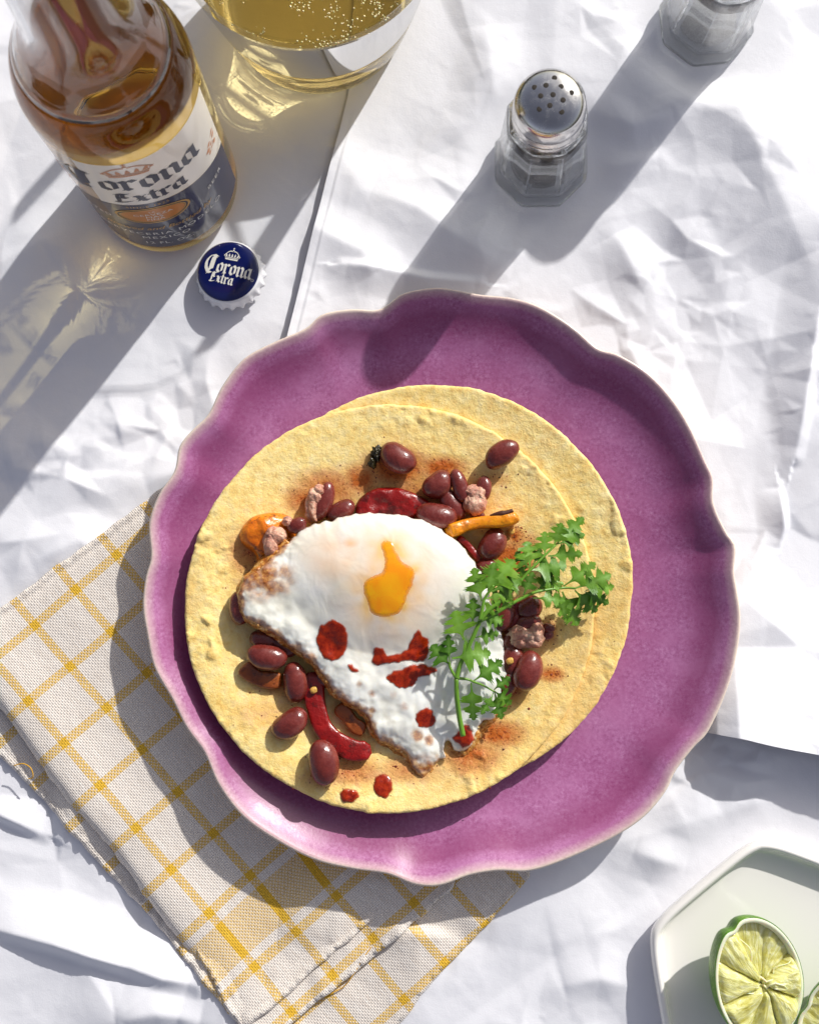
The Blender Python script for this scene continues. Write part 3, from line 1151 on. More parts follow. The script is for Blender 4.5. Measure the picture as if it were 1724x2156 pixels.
m.bump(m.noise(420, 3, .6), .12, .0006)
m.bump(m.noise(80, 2, .5, dist=1.0), .30, .0016)
MAT['egg'] = m.m
egg = empty('fried_egg', tuple(P(800, 1330, 0)[:2]) + (.02,))
tag(egg, 'fried egg with crisp browned edge and runny yolk on the upper tortilla', 'egg')


def keep(o, parent):
    """parent without moving the world-space mesh"""
    o.parent = parent
    o.matrix_parent_inverse = Matrix.Translation(parent.location).inverted()
    return o


wht = sheet('egg_white', egg_out + .0011 * np.c_[_nx, _ny], .00062, egg_top, .002, MAT['egg'], attrs={'brown': browned, 'pink': pinkish, 'clear': translucent, 'glow': glow}, zbot=lambda x, y, d: egg_base(x, y) - .0003, edge_step=.00055)
keep(wht, egg)
# crisp lace: blistered frill along the browned edge
m = M('crisp_egg_lace').set(Roughness=.38, Specular_IOR_Level=.5, Subsurface_Weight=.2, Subsurface_Scale=.0015)
m.color(m.ramp(m.noise(420, 4, .7), [(.30, srgb(92, 40, 8)), (.44, srgb(164, 94, 28)), (.56, srgb(214, 154, 74)), (.70, srgb(242, 218, 168))]))
m.bump(m.noise(700, 3), .4, .0005)
MAT['lace'] = m.m
_ico = bmesh.new()
bmesh.ops.create_icosphere(_ico, subdivisions=2, radius=1)
ICO_V = np.array([v.co[:] for v in _ico.verts])
ICO_F = [tuple(v.index for v in f.verts) for f in _ico.faces]
_ico.free()


_ico = bmesh.new()
bmesh.ops.create_icosphere(_ico, subdivisions=4, radius=1)
ICO4_V = np.array([v.co[:] for v in _ico.verts])
ICO4_F = [tuple(v.index for v in f.verts) for f in _ico.faces]
_ico.free()


def lump(name, items, mat, parent=None, seed=0, amp=.35, fr=1.5):
    """torn, craggy pieces: items = (centre, (rx, ry, rz))"""
    V, Fc = [], []
    for i, (c, r) in enumerate(items):
        n = i * len(ICO4_V)
        x, y, z = ICO4_V[:, 0], ICO4_V[:, 1], ICO4_V[:, 2]
        k = 1 + amp * fbm(x + z * .6 + i * 3, y - z * .7, fr, seed + i, 4) - amp * .5 * np.abs(noise2(x - z + i, y + z, fr * 3, seed + 9))
        V.append(ICO4_V * k[:, None] * np.array(r) + np.array(c))
        Fc += [tuple(q + n for q in f) for f in ICO4_F]
    return mobj(name, np.vstack(V), Fc, mat, parent)


def balls(name, items, mat, parent, seed=0, wob=.25):
    """joined lumpy beads: items = (centre, (rx, ry, rz))"""
    V, Fc = [], []
    for i, (c, r) in enumerate(items):
        n = len(V) * len(ICO_V)
        v = ICO_V * np.array(r)
        k = 1 + wob * noise2(ICO_V[:, 0] + i, ICO_V[:, 1] + ICO_V[:, 2] * .7, 1.6, seed + i % 50)
        V.append(v * k[:, None] + np.array(c))
        Fc += [tuple(q + n for q in f) for f in ICO_F]
    return mobj(name, np.vstack(V), Fc, mat, parent)


rr = random.Random(17)
def frill(line, extra, base_w=.0009, seed=61):
    lp = resample(line, .00045, False)
    tgt = np.gradient(lp, axis=0)
    tgt /= np.linalg.norm(tgt, axis=1)[:, None]
    nrm = np.c_[tgt[:, 1], -tgt[:, 0]]
    tt_ = np.linspace(0, 1, len(lp))
    cen_ = egg_out.mean(0)
    if np.mean(np.sum((lp - cen_) * nrm, 1)) < 0:
        nrm = -nrm
    owid = base_w + .0009 * np.clip(.5 + noise2(tt_ * 40, tt_ * 0, 1, 3), 0, 1.3) + extra(tt_)
    WS = np.array([-1.6, -1.1, -.7, -.3, 0, .25, .5, .75, 1.0])
    V = []
    for k, w_ in enumerate(WS):
        off = np.where(w_ > 0, w_ * owid, w_ * .0020)
        x = lp[:, 0] + nrm[:, 0] * off + .0004 * noise2(lp[:, 0], lp[:, 1] + k, 500, 2)
        y = lp[:, 1] + nrm[:, 1] * off + .0004 * noise2(lp[:, 0] + k, lp[:, 1], 500, 6)
        bb = np.abs(fbm(x, y, 380, seed, 3))
        z = egg_base(x, y) + .0001 + .0017 * np.clip(1 - abs(w_ + .35) * .8, 0, 1) ** .7 * (.45 + .9 * bb) - .0016 * max(w_, 0) ** 1.5 + .0010 * noise2(x, y, 210, 66) - max(w_, 0) * extra(tt_) * .9
        V.append(np.c_[x, y, z])
    nL = len(lp)
    nW = len(WS)
    Vt = np.vstack(V)
    Vb = Vt - np.array((0, 0, .0006))
    F = gridfaces(nL, nW)
    F = F + [tuple(q + nL * nW for q in reversed(f)) for f in F]
    bd = list(range(nL)) + [k * nL + nL - 1 for k in range(1, nW)] + [(nW - 1) * nL + i for i in range(nL - 2, -1, -1)] + [k * nL for k in range(nW - 2, 0, -1)]
    F += [(bd[i], bd[(i + 1) % len(bd)], bd[(i + 1) % len(bd)] + nL * nW, bd[i] + nL * nW) for i in range(len(bd))]
    fr_ = mobj('crisp_edge', np.vstack([Vt, Vb]), F, MAT['lace'])
    bm = bmesh.new(); bm.from_mesh(fr_.data); bmesh.ops.recalc_face_normals(bm, faces=bm.faces); bm.to_mesh(fr_.data); bm.free()
    return keep(fr_, egg)


frill(CR1, lambda t: .0030 * sstep(.78, .86, t) + .0008 * sstep(.18, .05, t))
CR2 = catmull(PP(c2([(1590, 1240), (1520, 1290), (1475, 1345), (1440, 1420), (1390, 1475), (1330, 1465), (1290, 1430)]), EZ - .006)[:, :2], 6, False)
frill(CR2, lambda t: .0034 * np.sin(np.pi * t), .0004, 81)
# runny yolk showing through the white
m = M('egg_yolk').set(Roughness=.12, Specular_IOR_Level=.55, Subsurface_Weight=.35, Subsurface_Scale=.003, Coat_Weight=.4, Coat_Roughness=.05)
m.b.inputs['Subsurface Radius'].default_value = (1, .5, .1)
_c = m.mix(m.ramp(m.noise(130, 3, .6, dist=.8), [(.35, 0.0), (.7, .8)]), srgb(255, 152, 0), srgb(255, 182, 6))
_e = m.math('ADD', m.attr('rim'), m.math('MULTIPLY', m.math('SUBTRACT', m.noise(260, 4, .7), .5), 1.3))
m.color(m.mix(m.ramp(_e, [(.0, .8), (.32, .0)]), _c, srgb(253, 196, 84)))
m.l(m.ramp(m.math('ADD', m.attr('rim'), m.math('MULTIPLY', m.math('SUBTRACT', m.noise(330, 4, .7), .5), .9)), [(.0, 0.0), (.70, 1.0)]), m.b.inputs['Alpha'])
yk = sheet('yolk', ylo, .0008, lambda x, y, d: egg_top(x, y) - .0002 + .0004 * np.sqrt(np.clip(d / .0020, 0, 1)), .0012, m.m, attrs={'rim': lambda x, y, d: np.clip(d / .0030, 0, 1)})
keep(yk, egg)
# ------------------------------------------------------------------ hot sauce
m = M('hot_sauce').set(Roughness=.14, Specular_IOR_Level=.45, Subsurface_Weight=.1, Subsurface_Scale=.001)
_c = m.mix(m.ramp(m.noise(420, 4, .7), [(.35, 0.0), (.7, .9)]), srgb(120, 20, 5), srgb(186, 56, 16))
_c = m.mix(m.ramp(m.noise(1300, 2, .5), [(.66, 0.0), (.70, .7)]), _c, srgb(70, 12, 4))
m.color(m.mix(m.ramp(m.attr('rim'), [(.0, .5), (.4, .12), (1.0, 0.0)]), _c, srgb(206, 80, 26)))
m.bump(m.noise(800, 3), .15, .0003)
m.l(m.ramp(m.math('ADD', m.attr('rim'), m.math('MULTIPLY', m.math('SUBTRACT', m.noise(500, 3, .7), .5), .5)), [(.0, .0), (.50, 1.0)]), m.b.inputs['Alpha'])
MAT['sauce'] = m.m


def ov(u, v, a, b, rot=0, seed=0, n=16):
    r = random.Random(seed)
    o_ = []
    for i in range(n):
        t = 2 * math.pi * i / n
        k = 1 + r.uniform(-.05, .05)
        x, y = a * k * math.cos(t), b * k * math.sin(t)
        c_, s_2 = math.cos(math.radians(rot)), math.sin(math.radians(rot))
        o_.append((u + x * c_ - y * s_2, v + x * s_2 + y * c_))
    return o_


def drape(name, pts, field, thick, mat, pitch=.00045, sink=.0001, round_=.0022, z0=.028):
    q = PP(pts, z0)[:, :2]
    c = np.mean(np.asarray(pts), 0)
    a, b = PF(c[0], c[1], field), P(c[0], c[1], z0)
    q = q + (a - b)[:2]
    q = resample(catmull(q, 5), .0003)
    for _ in range(55):
        q = (np.roll(q, 1, 0) + 2 * q + np.roll(q, -1, 0)) / 4
    q = q + .0011 * np.c_[fbm(q[:, 0], q[:, 1], 300, 12, 3), fbm(q[:, 0], q[:, 1], 300, 19, 3)]
    return sheet(name, q, pitch, lambda x, y, d: field(x, y) - sink + (thick * (.8 + .45 * fbm(x, y, 260, 5, 2)) + sink) * np.sqrt(np.clip(1 - (1 - np.clip(d / round_, 0, 1)) ** 2, 0, 1)), thick, mat, zbot=lambda x, y, d: field(x, y) - sink - .0004, attrs={'rim': lambda x, y, d: np.clip(d / .0016, 0, 1)})


egg_f = lambda x, y: egg_top(x, y)
SAUCE = [
    (ov(608, 795, 98, 128, 8, 5), egg_f, .0006, 'largest hot sauce blot on the egg white left of the yolk'),
    ([(870, 825), (905, 835), (918, 870), (950, 880), (1000, 870), (1050, 855), (1068, 800), (1090, 745), (1115, 725), (1150, 755), (1185, 800), (1180, 870), (1170, 925), (1110, 930), (1050, 920), (985, 940), (925, 930), (880, 965), (845, 950), (833, 890), (848, 840)], egg_f, .0006, 'long hooked hot sauce streak on the egg below the yolk'),
    ([(905, 1020), (960, 980), (1030, 958), (1070, 955), (1090, 925), (1160, 940), (1245, 960), (1235, 985), (1180, 1015), (1110, 1015), (1100, 1060), (1055, 1090), (1000, 1090), (955, 1065), (930, 1040)], egg_f, .0006, 'broad winged hot sauce blot lowest of those below the yolk'),
    ([(680, 940), (720, 925), (750, 945), (782, 990), (765, 1002), (735, 985), (705, 1000), (690, 970)], egg_f, .0006, 'small hot sauce smear beside the crisp left edge of egg'),
    (ov(1158, 1258, 66, 72, 0, 3), egg_f, .0005, 'brownish hot sauce blot near the browned tip of the egg'),
    ([(1306, 1375), (1330, 1345), (1368, 1330), (1375, 1290), (1410, 1285), (1440, 1330), (1452, 1385), (1425, 1425), (1385, 1450), (1340, 1420)], egg_f, .0006, 'hot sauce blot where the cilantro stem ends'),
]
for i, (pts, f, th, lab) in enumerate(SAUCE):
    tag(drape('hot_sauce_drop', c2(pts), f, th, MAT['sauce'], z0=.030), lab, 'hot sauce', 'hot sauce drops')
for u, v, a, b, lab in ((806, 1655, 23, 27, 'round red hot sauce drop on tortilla under the egg tip'), (735, 1675, 23, 18, 'red hot sauce drop nearest the lower edge of the tortilla')):
    tag(drape('hot_sauce_drop', ov(u, v, a, b, 0, int(u)), lambda x, y: tz2(x, y),   .0009, MAT['sauce'], z0=.015), lab, 'hot sauce', 'hot sauce drops')

# ------------------------------------------------------------------ beans
m = M('kidney_bean_skin').set(Roughness=.24, Specular_IOR_Level=.5, Subsurface_Weight=.08, Subsurface_Scale=.002, Coat_Weight=.35, Coat_Roughness=.12)
oi_ = m.n('ShaderNodeObjectInfo').outputs['Random']
n1 = m.noise(130, 4, .6)
c = m.ramp(n1, [(.3, srgb(94, 32, 26)), (.55, srgb(122, 50, 42)), (.75, srgb(150, 80, 68))])
c = m.mix(m.math('MULTIPLY', oi_, .45), c, srgb(96, 28, 24))
c = m.mix(m.ramp(m.noise(60, 2), [(.55, 0.0), (.75, .35)]), c, srgb(176, 104, 90))
m.color(c)
m.rough(m.ramp(m.noise(500, 4, .7), [(.35, .16), (.7, .40)]))
m.bump(m.noise(500, 3), .14, .0004)
m.bump(m.noise(150, 3, .6, dist=1.5), .30, .0012)
MAT['bean'] = m.m
m = M('bean_flesh').set(Roughness=.5, Subsurface_Weight=.2, Subsurface_Scale=.0015)
m.color(m.ramp(m.noise(220, 5, .65), [(.3, srgb(150, 84, 70)), (.5, srgb(206, 152, 128)), (.7, srgb(236, 200, 172))]))
m.bump(m.noise(420, 4, .7), .9, .0012)
MAT['flesh'] = m.m


def bean_mesh(name, L, W, Hh, bend, seed, mat, cut=None):
    nu, nv_ = 28, 18
    V = []
    for j in range(nv_ + 1):
        ph = math.pi * j / nv_
        for i in range(nu):
            th = 2 * math.pi * i / nu
            x = math.cos(ph)
            y, z = math.sin(ph) * math.cos(th), math.sin(ph) * math.sin(th)
            # blunt ends, kidney bend with a dimple on the inner side
            sx = math.copysign(abs(x) ** .88, x)
            yy = y + bend * (x * x - .35) - .20 * abs(bend) * 2 * math.exp(-(x / .28) ** 2) * max(0, -y if bend < 0 else y) * (-1 if bend < 0 else 1) * (1 if bend < 0 else -1) * -1
            k = 1 + .035 * float(noise2(x * 1.3 + seed, y + z * .6, 1.8, seed % 40))
            V.append((sx * L / 2 * k, yy * W / 2 * k, z * Hh / 2 * k))
    F = gridfaces(nu, nv_ + 1, True)
    o = mobj(name, V, F, mat)
    bm = bmesh.new()
    bm.from_mesh(o.data)
    bmesh.ops.remove_doubles(bm, verts=bm.verts, dist=1e-6)
    if cut:
        bmesh.ops.bisect_plane(bm, geom=bm.verts[:] + bm.edges[:] + bm.faces[:], plane_co=cut[0], plane_no=cut[1], clear_outer=True)
        bmesh.ops.holes_fill(bm, edges=[e for e in bm.edges if e.is_boundary])
    bmesh.ops.recalc_face_normals(bm, faces=bm.faces)
    bm.to_mesh(o.data)
    bm.free()
    o.data.polygons.foreach_set('use_smooth', [True] * len(o.data.polygons))
    return o


# u, v, length, width (survey px), angle, lift (m), bend, label
BEANS = [
    (838, 964, 82, 60, -33, 0, .10, 'plump kidney bean touching the dark herb scrap'),
    (1056, 956, 80, 50, 36, .0012, -.16, 'lone kidney bean near the edge of the upper tortilla'),
    (921, 1020, 68, 55, 38, 0, .16, 'dark kidney bean above the bean at the egg top edge'),
    (953, 1062, 74, 46, -58, 0, .10, 'kidney bean wedged under the split bean'),
    (919, 1085, 86, 54, -9, .0038, .10, 'kidney bean resting on the top edge of the egg'),
    (717, 1076, 66, 44, 30, .0005, .12, 'kidney bean between split brown bean and red pepper slice'),
    (1036, 1146, 74, 54, 58, 0, .10, 'kidney bean under the yellow pepper strip'),
    (1024, 1194, 48, 40, 15, .001, .08, 'small kidney bean between egg and cilantro'),
    (1111, 1413, 86, 58, 70, .0012, .10, 'glossy kidney bean right of the egg below the mashed bean'),
    (1078, 1392, 70, 50, 80, -.001, .10, 'kidney bean half hidden behind the glossy right bean'),
    (1114, 1280, 58, 50, 30, .001, .10, 'kidney bean peeking out below the cilantro fronds'),
    (1062, 1297, 70, 46, 70, .002, .10, 'kidney bean between egg edge and cilantro stem'),
    (1078, 1345, 64, 46, 75, -.001, .10, 'kidney bean squeezed between egg and mashed bean'),
    (562, 1383, 84, 52, -8, .0035, .12, 'horizontal kidney bean lying on the brown pepper piece'),
    (556, 1345, 60, 42, 0, .001, .10, 'kidney bean in shade under the left egg edge'),
    (596, 1358, 66, 44, -30, .001, .10, 'kidney bean mostly hidden under the crisp egg edge'),
    (621, 1437, 86, 50, 94, .0008, .10, 'upright kidney bean left of the lower red pepper strip'),
    (610, 1524, 82, 56, 36, 0, .13, 'kidney bean lying apart beside the red pepper strip'),
    (681, 1606, 94, 62, 99, .0006, .08, 'largest kidney bean just below the red pepper strip'),
    (505, 1280, 70, 46, 95, .002, .10, 'kidney bean under the leftmost point of the egg'),
    (690, 1420, 70, 46, 40, 0, .10, 'kidney bean in the shade beneath the egg by the pepper seed'),
    (1068, 1440, 60, 44, 60, -.001, .10, 'kidney bean tucked low behind the right egg edge'),
]
bn = 0
for (u, v, L, W, ang, lift, bend, lab) in BEANS:
    bn += 1
    hgt = W * .84 * PXM
    p = PF(u, v, lambda x, y: tz2(x, y), hgt * .5 + lift)
    o = bean_mesh('kidney_bean', L * PXM, W * PXM, hgt, bend, bn, MAT['bean'])
    o.location = p - np.array((0, 0, .0004))
    o.rotation_euler = (math.radians(rnd.uniform(-22, 22)), math.radians(rnd.uniform(-6, 6)), math.radians(ang))
    tag(o, lab, 'bean', 'kidney beans on the tortilla')


def split_bean(lab, base, skins, flesh):
    e = empty('split_bean', PF(base[0], base[1], lambda x, y: tz2(x, y), 0))
    tag(e, lab, 'bean', 'split kidney beans')
    for k, (u, v, L, W, ang, lift, tilt) in enumerate(skins):
        hgt = W * .8 * PXM
        o = bean_mesh('skin', L * PXM, W * PXM, hgt, .1, k + 5, MAT['bean'])
        o.rotation_euler = (math.radians(tilt), 0, math.radians(ang))
        o.location = PF(u, v, lambda x, y: tz2(x, y), hgt * .45 + lift)
        keep(o, e)
    its = []
    for (u, v, a, b, h, lift) in flesh:
        p = PF(u, v, lambda x, y: tz2(x, y), lift)
        its.append((p, (a * PXM, b * PXM, h)))
    q = lump('flesh', [(p_, (r_[0] * 1.25, r_[1] * 1.25, r_[2] * 1.05)) for p_, r_ in its], MAT['flesh'], None, int(base[0]) % 30, .30, 1.2)
    keep(q, e)


split_bean('split kidney bean showing pale pink flesh above the yellow strip', (990, 1045),
           [(967, 1022, 72, 34, 106, .003, 10), (1016, 1030, 58, 36, 80, .001, -10), (1004, 1082, 36, 22, -30, .002, 0)],
           [(992, 1036, 18, 12, .0035, .0042), (1000, 1056, 20, 22, .0035, .0045), (988, 1054, 12, 20, .003, .0045), (1010, 1040, 12, 14, .003, .0045)])
split_bean('brown split bean with torn tan side left of the red slice', (672, 1056),
           [(682, 1056, 86, 38, 72, .001, 15)],
           [(659, 1068, 13, 24, .003, .0035), (664, 1045, 13, 16, .003, .004), (655, 1088, 10, 12, .0025, .003), (672, 1032, 10, 10, .0025, .0045)])
split_bean('pink broken bean lying on the orange pepper', (580, 1135),
           [(625, 1106, 42, 34, 20, .006, 10)],
           [(571, 1140, 14, 24, .0035, .0078), (582, 1128, 18, 14, .0035, .008), (568, 1158, 9, 13, .0025, .0070), (606, 1098, 9, 9, .0022, .008)])
split_bean('mashed kidney bean with grey pink flesh right of the egg', (1115, 1330),
           [(1112, 1312, 56, 36, 10, .0025, 20), (1155, 1322, 26, 20, -20, .002, 0), (1152, 1337, 28, 22, 20, .0008, 0)],
           [(1100, 1338, 26, 18, .0045, .004), (1120, 1346, 22, 16, .004, .004), (1092, 1350, 16, 12, .0035, .004), (1130, 1330, 14, 18, .004, .005)])

m = M('cooked_herb').set(Base_Color=srgb(42, 36, 12), Roughness=.25, Specular_IOR_Level=.5)
m.bump(m.noise(300, 3), .6, .001)
its = []
for k in range(9):
    p = PF(784 + rr.uniform(-13, 12), 964 + rr.uniform(-17, 17), lambda x, y: tz2(x, y), .0012 + rr.random() * .002)
    its.append((p, (rr.uniform(.0012, .0026), rr.uniform(.0012, .0026), .0014)))
tag(lump('herb_scrap', its[:5], m.m, None, 2, .7), 'dark wilted herb scrap beside the topmost plump bean', 'herb')

# ------------------------------------------------------------------ peppers
def mat_pepper(name, ca, cb, dark):
    m = M(name).set(Roughness=.34, Specular_IOR_Level=.5, Subsurface_Weight=.2, Subsurface_Scale=.003, Coat_Weight=.2, Coat_Roughness=.12)
    m.b.inputs['Subsurface Radius'].default_value = (1, .35, .1)
    c = m.ramp(m.noise(90, 3, .6), [(.3, ca), (.7, cb)])
    ch = m.ramp(m.noise(170, 5, .75), [(.52, 0.0), (.62, .85)])
    c = m.mix(m.math('MULTIPLY', ch, dark), c, srgb(58, 16, 8))
    m.color(c)
    m.bump(m.noise(160, 4, .65), .6, .0016)
    return m.m


MAT['red'] = mat_pepper('red_pepper', srgb(104, 8, 6), srgb(160, 16, 10), .9)
MAT['yellow'] = mat_pepper('yellow_pepper', srgb(222, 118, 4), srgb(240, 160, 14), .5)
MAT['orange'] = mat_pepper('orange_pepper', srgb(206, 96, 4), srgb(236, 140, 14), .9)
MAT['brownp'] = mat_pepper('browned_pepper', srgb(120, 52, 14), srgb(170, 90, 30), .8)
MAT['char'] = plain('charred_skin', srgb(74, 32, 10), .5)
TF = lambda x, y: tz2(x, y)


def strip(name, pts, width, thick, mat, lift, lab, cat='pepper', group='cooked pepper strips'):
    pts = catmull(np.array(pts, float), 6, False)
    q = np.array([PF(u, v, TF, lf) for (u, v), lf in zip(pts, np.interp(np.linspace(0, 1, len(pts)), np.linspace(0, 1, len(lift)), lift))])
    t = np.linspace(0, 1, len(q))
    rad = width * PXM / 2 * np.clip(np.minimum(t, 1 - t) / .07, .25, 1) ** .5 * (1 + .08 * np.sin(t * 11))
    o = tube(name, q, rad, mat, None, 20, thick / (width * PXM / 2), None, .5)
    if lab:
        tag(o, lab, cat, group)
    return o


strip('pepper_strip', c2([(490, 985), (495, 1070), (505, 1160), (540, 1290), (600, 1375), (680, 1430), (760, 1452), (835, 1440)]), 42, .0019, MAT['red'], [.0035, .003, .003, .003], 'curved red pepper strip emerging under the lower egg edge')
ys = strip('pepper_strip', c3([(1205, 540), (1260, 525), (1330, 500), (1410, 488), (1490, 482), (1555, 468), (1582, 452)]), 27, .0042, MAT['yellow'], [.008, .0055, .005, .005], 'yellow pepper strip with charred edge at the egg upper right')
q = np.array([PF(u, v, TF, .0086) for u, v in catmull(np.array(c3([(1440, 452), (1480, 444), (1520, 440), (1560, 425)]), float), 5, False)])
tube('charred_edge', q, np.interp(np.arange(len(q)), [0, len(q) * .5, len(q) - 1], [.0003, .0013, .0007]), MAT['char'], ys, 8, .55)
strip('pepper_strip', c2([(1345, 190), (1400, 230), (1450, 290), (1490, 330)]), 16, .002, MAT['red'], [.004, .003], 'thin dark red pepper strip between egg and right beans')
strip('pepper_strip', c1([(790, 760), (810, 820), (800, 900), (760, 980)]), 24, .003, MAT['red'], [.004, .003], 'red pepper strip under the cilantro stem')
strip('pepper_strip', c2([(80, 945), (140, 1005), (220, 1030), (310, 1035)]), 34, .0018, MAT['brownp'], [.002, .0018], 'browned pepper piece under the horizontal bean')
strip('pepper_strip', c2([(640, 1180), (700, 1250), (740, 1300), (800, 1330)]), 30, .0018, MAT['brownp'], [.002, .0018], 'browned onion like strip in the shade under the egg')
RP = [(732, 440), (738, 395), (770, 350), (830, 315), (900, 303), (980, 310), (1050, 335), (1105, 365), (1130, 392), (1090, 430), (1040, 470), (930, 490), (800, 490), (740, 470)]
q = catmull(np.array([PF(u, v, TF, .004) for u, v in c3(RP)])[:, :2], 6)
o = sheet('pepper_slice', q, .0009, lambda x, y, d: tz2(x, y) + .0028 + .0020 * np.sqrt(np.clip(1 - (1 - np.clip(d / .004, 0, 1)) ** 2, 0, 1)) + .0012 * fbm(x, y, 110, 3, 3), .003, MAT['red'])
tag(o, 'wide red pepper slice along the upper egg edge', 'pepper', 'cooked pepper strips')
OP = [(122, 565), (130, 520), (160, 480), (210, 447), (290, 432), (360, 440), (395, 460), (410, 520), (425, 600), (380, 660), (300, 690), (255, 720), (222, 710), (212, 665), (190, 635), (145, 605)]
q = catmull(np.array([PF(u, v, TF, .006) for u, v in c3(OP)])[:, :2], 6)
o = sheet('pepper_slice', q, .0009, lambda x, y, d: tz2(x, y) + .0012 + .0060 * np.sqrt(np.clip(1 - (1 - np.clip(d / .0065, 0, 1)) ** 2, 0, 1)) + .0014 * fbm(x, y, 110, 6, 3), .003, MAT['orange'], zbot=lambda x, y, d: tz2(x, y) + .0002)
tag(o, 'folded orange pepper piece by the left end of the egg', 'pepper', 'cooked pepper strips')
m = M('pepper_seed').set(Base_Color=srgb(222, 170, 84), Roughness=.35, Subsurface_Weight=.2, Subsurface_Scale=.001)
for u, v, lf, lab in ((*c2([(495, 1093)])[0], .0062, 'pale pepper seed stuck on the curved red strip'), (1075, 1119, .0016, 'pale pepper seed at the end of the yellow strip'), (1073, 1392, .0075, 'tan crumb at the right edge of the egg')):
    p = PF(u, v, TF, lf)
    tag(balls('pepper_seed', [(p, (.0015, .0014, .0009)), (p + np.array((.0005, .0004, .0001)), (.001, .0011, .0008))], m.m, None, 4, .2), lab, 'seed')

# ------------------------------------------------------------------ cilantro
m = M('cilantro_leaf').set(Roughness=.38, Specular_IOR_Level=.4, Subsurface_Weight=.0)
c = m.ramp(m.noise(120, 4, .6), [(.3, srgb(96, 146, 32)), (.55, srgb(136, 184, 56)), (.75, srgb(176, 212, 98))])
c = m.mix(m.math('MULTIPLY', m.n('ShaderNodeObjectInfo').outputs['Random'], .75), c, srgb(52, 106, 24))
vv = m.ramp(m.attr('vein'), [(.0, 0.0), (1.0, .5)])
c = m.mix(vv, c, srgb(150, 196, 96))
m.color(c)
m.bump(m.noise(420, 3), .3, .0006)
tl = m.n('ShaderNodeBsdfTranslucent')
tl.inputs[0].default_value = (*srgb(120, 170, 30), 1)
ms = m.n('ShaderNodeMixShader')
ms.inputs[0].default_value = .34
m.l(m.b.outputs[0], ms.inputs[1])
m.l(tl.outputs[0], ms.inputs[2])
m.l(ms.outputs[0], m.t.nodes['Material Output'].inputs[0])
MAT['leaf'] = m.m
MAT['stem'] = plain('cilantro_stem', srgb(104, 150, 44), .35, Subsurface_Weight=.2, Subsurface_Scale=.001)
SIDE = [(0, .026), (.12, .028), (.22, .045), (.28, .09), (.32, .20), (.35, .38), (.365, .33), (.385, .51), (.41, .38), (.435, .53), (.46, .36), (.49, .44), (.515, .26), (.54, .12), (.58, .13), (.62, .24), (.655, .38), (.67, .31), (.695, .41), (.725, .27), (.755, .33), (.78, .18), (.80, .10), (.835, .13), (.865, .22), (.88, .14), (.915, .18), (.935, .08), (.965, .09), (.985, .03), (1.0, 0)]
sprig = empty('cilantro_sprig', P(970, 1530, .026))
tag(sprig, 'bright green cilantro sprig lying across the egg and tortilla', 'herb')


def zc(u, v):
    """height of the sprig above the plate at a survey point"""
    key = [(973, 1545, .0275), (960, 1430, .0325), (1000, 1330, .0345), (1020, 1290, .036), (1060, 1280, .036), (1130, 1240, .0345), (1200, 1230, .0315), (1285, 1245, .0270), (1240, 1310, .0235), (1170, 1120, .0320), (1220, 1100, .0270), (1105, 1200, .0345), (1050, 1230, .0375), (1000, 1210, .0375), (920, 1370, .0345), (1060, 1490, .0265), (1000, 1510, .0290), (1075, 1430, .0285)]
    w_ = np.array([1 / ((u - a) ** 2 + (v - b) ** 2 + 60) ** 1.5 for a, b, _ in key])
    return float((w_ * np.array([k[2] for k in key])).sum() / w_.sum()) - .0016


def cpt(a, b, dz=0):
    u, v = c1([(a, b)])[0]
    return P(u, v, zc(u, v) + dz)


def stem(pts, r0, r1, name='stem', dz=0):
    q = np.array([cpt(a, b, dz) for a, b in pts])
    q = catmull(q, 6, False)
    keep(tube(name, q, np.linspace(r0, r1, len(q)), MAT['stem'], None, 8), sprig)


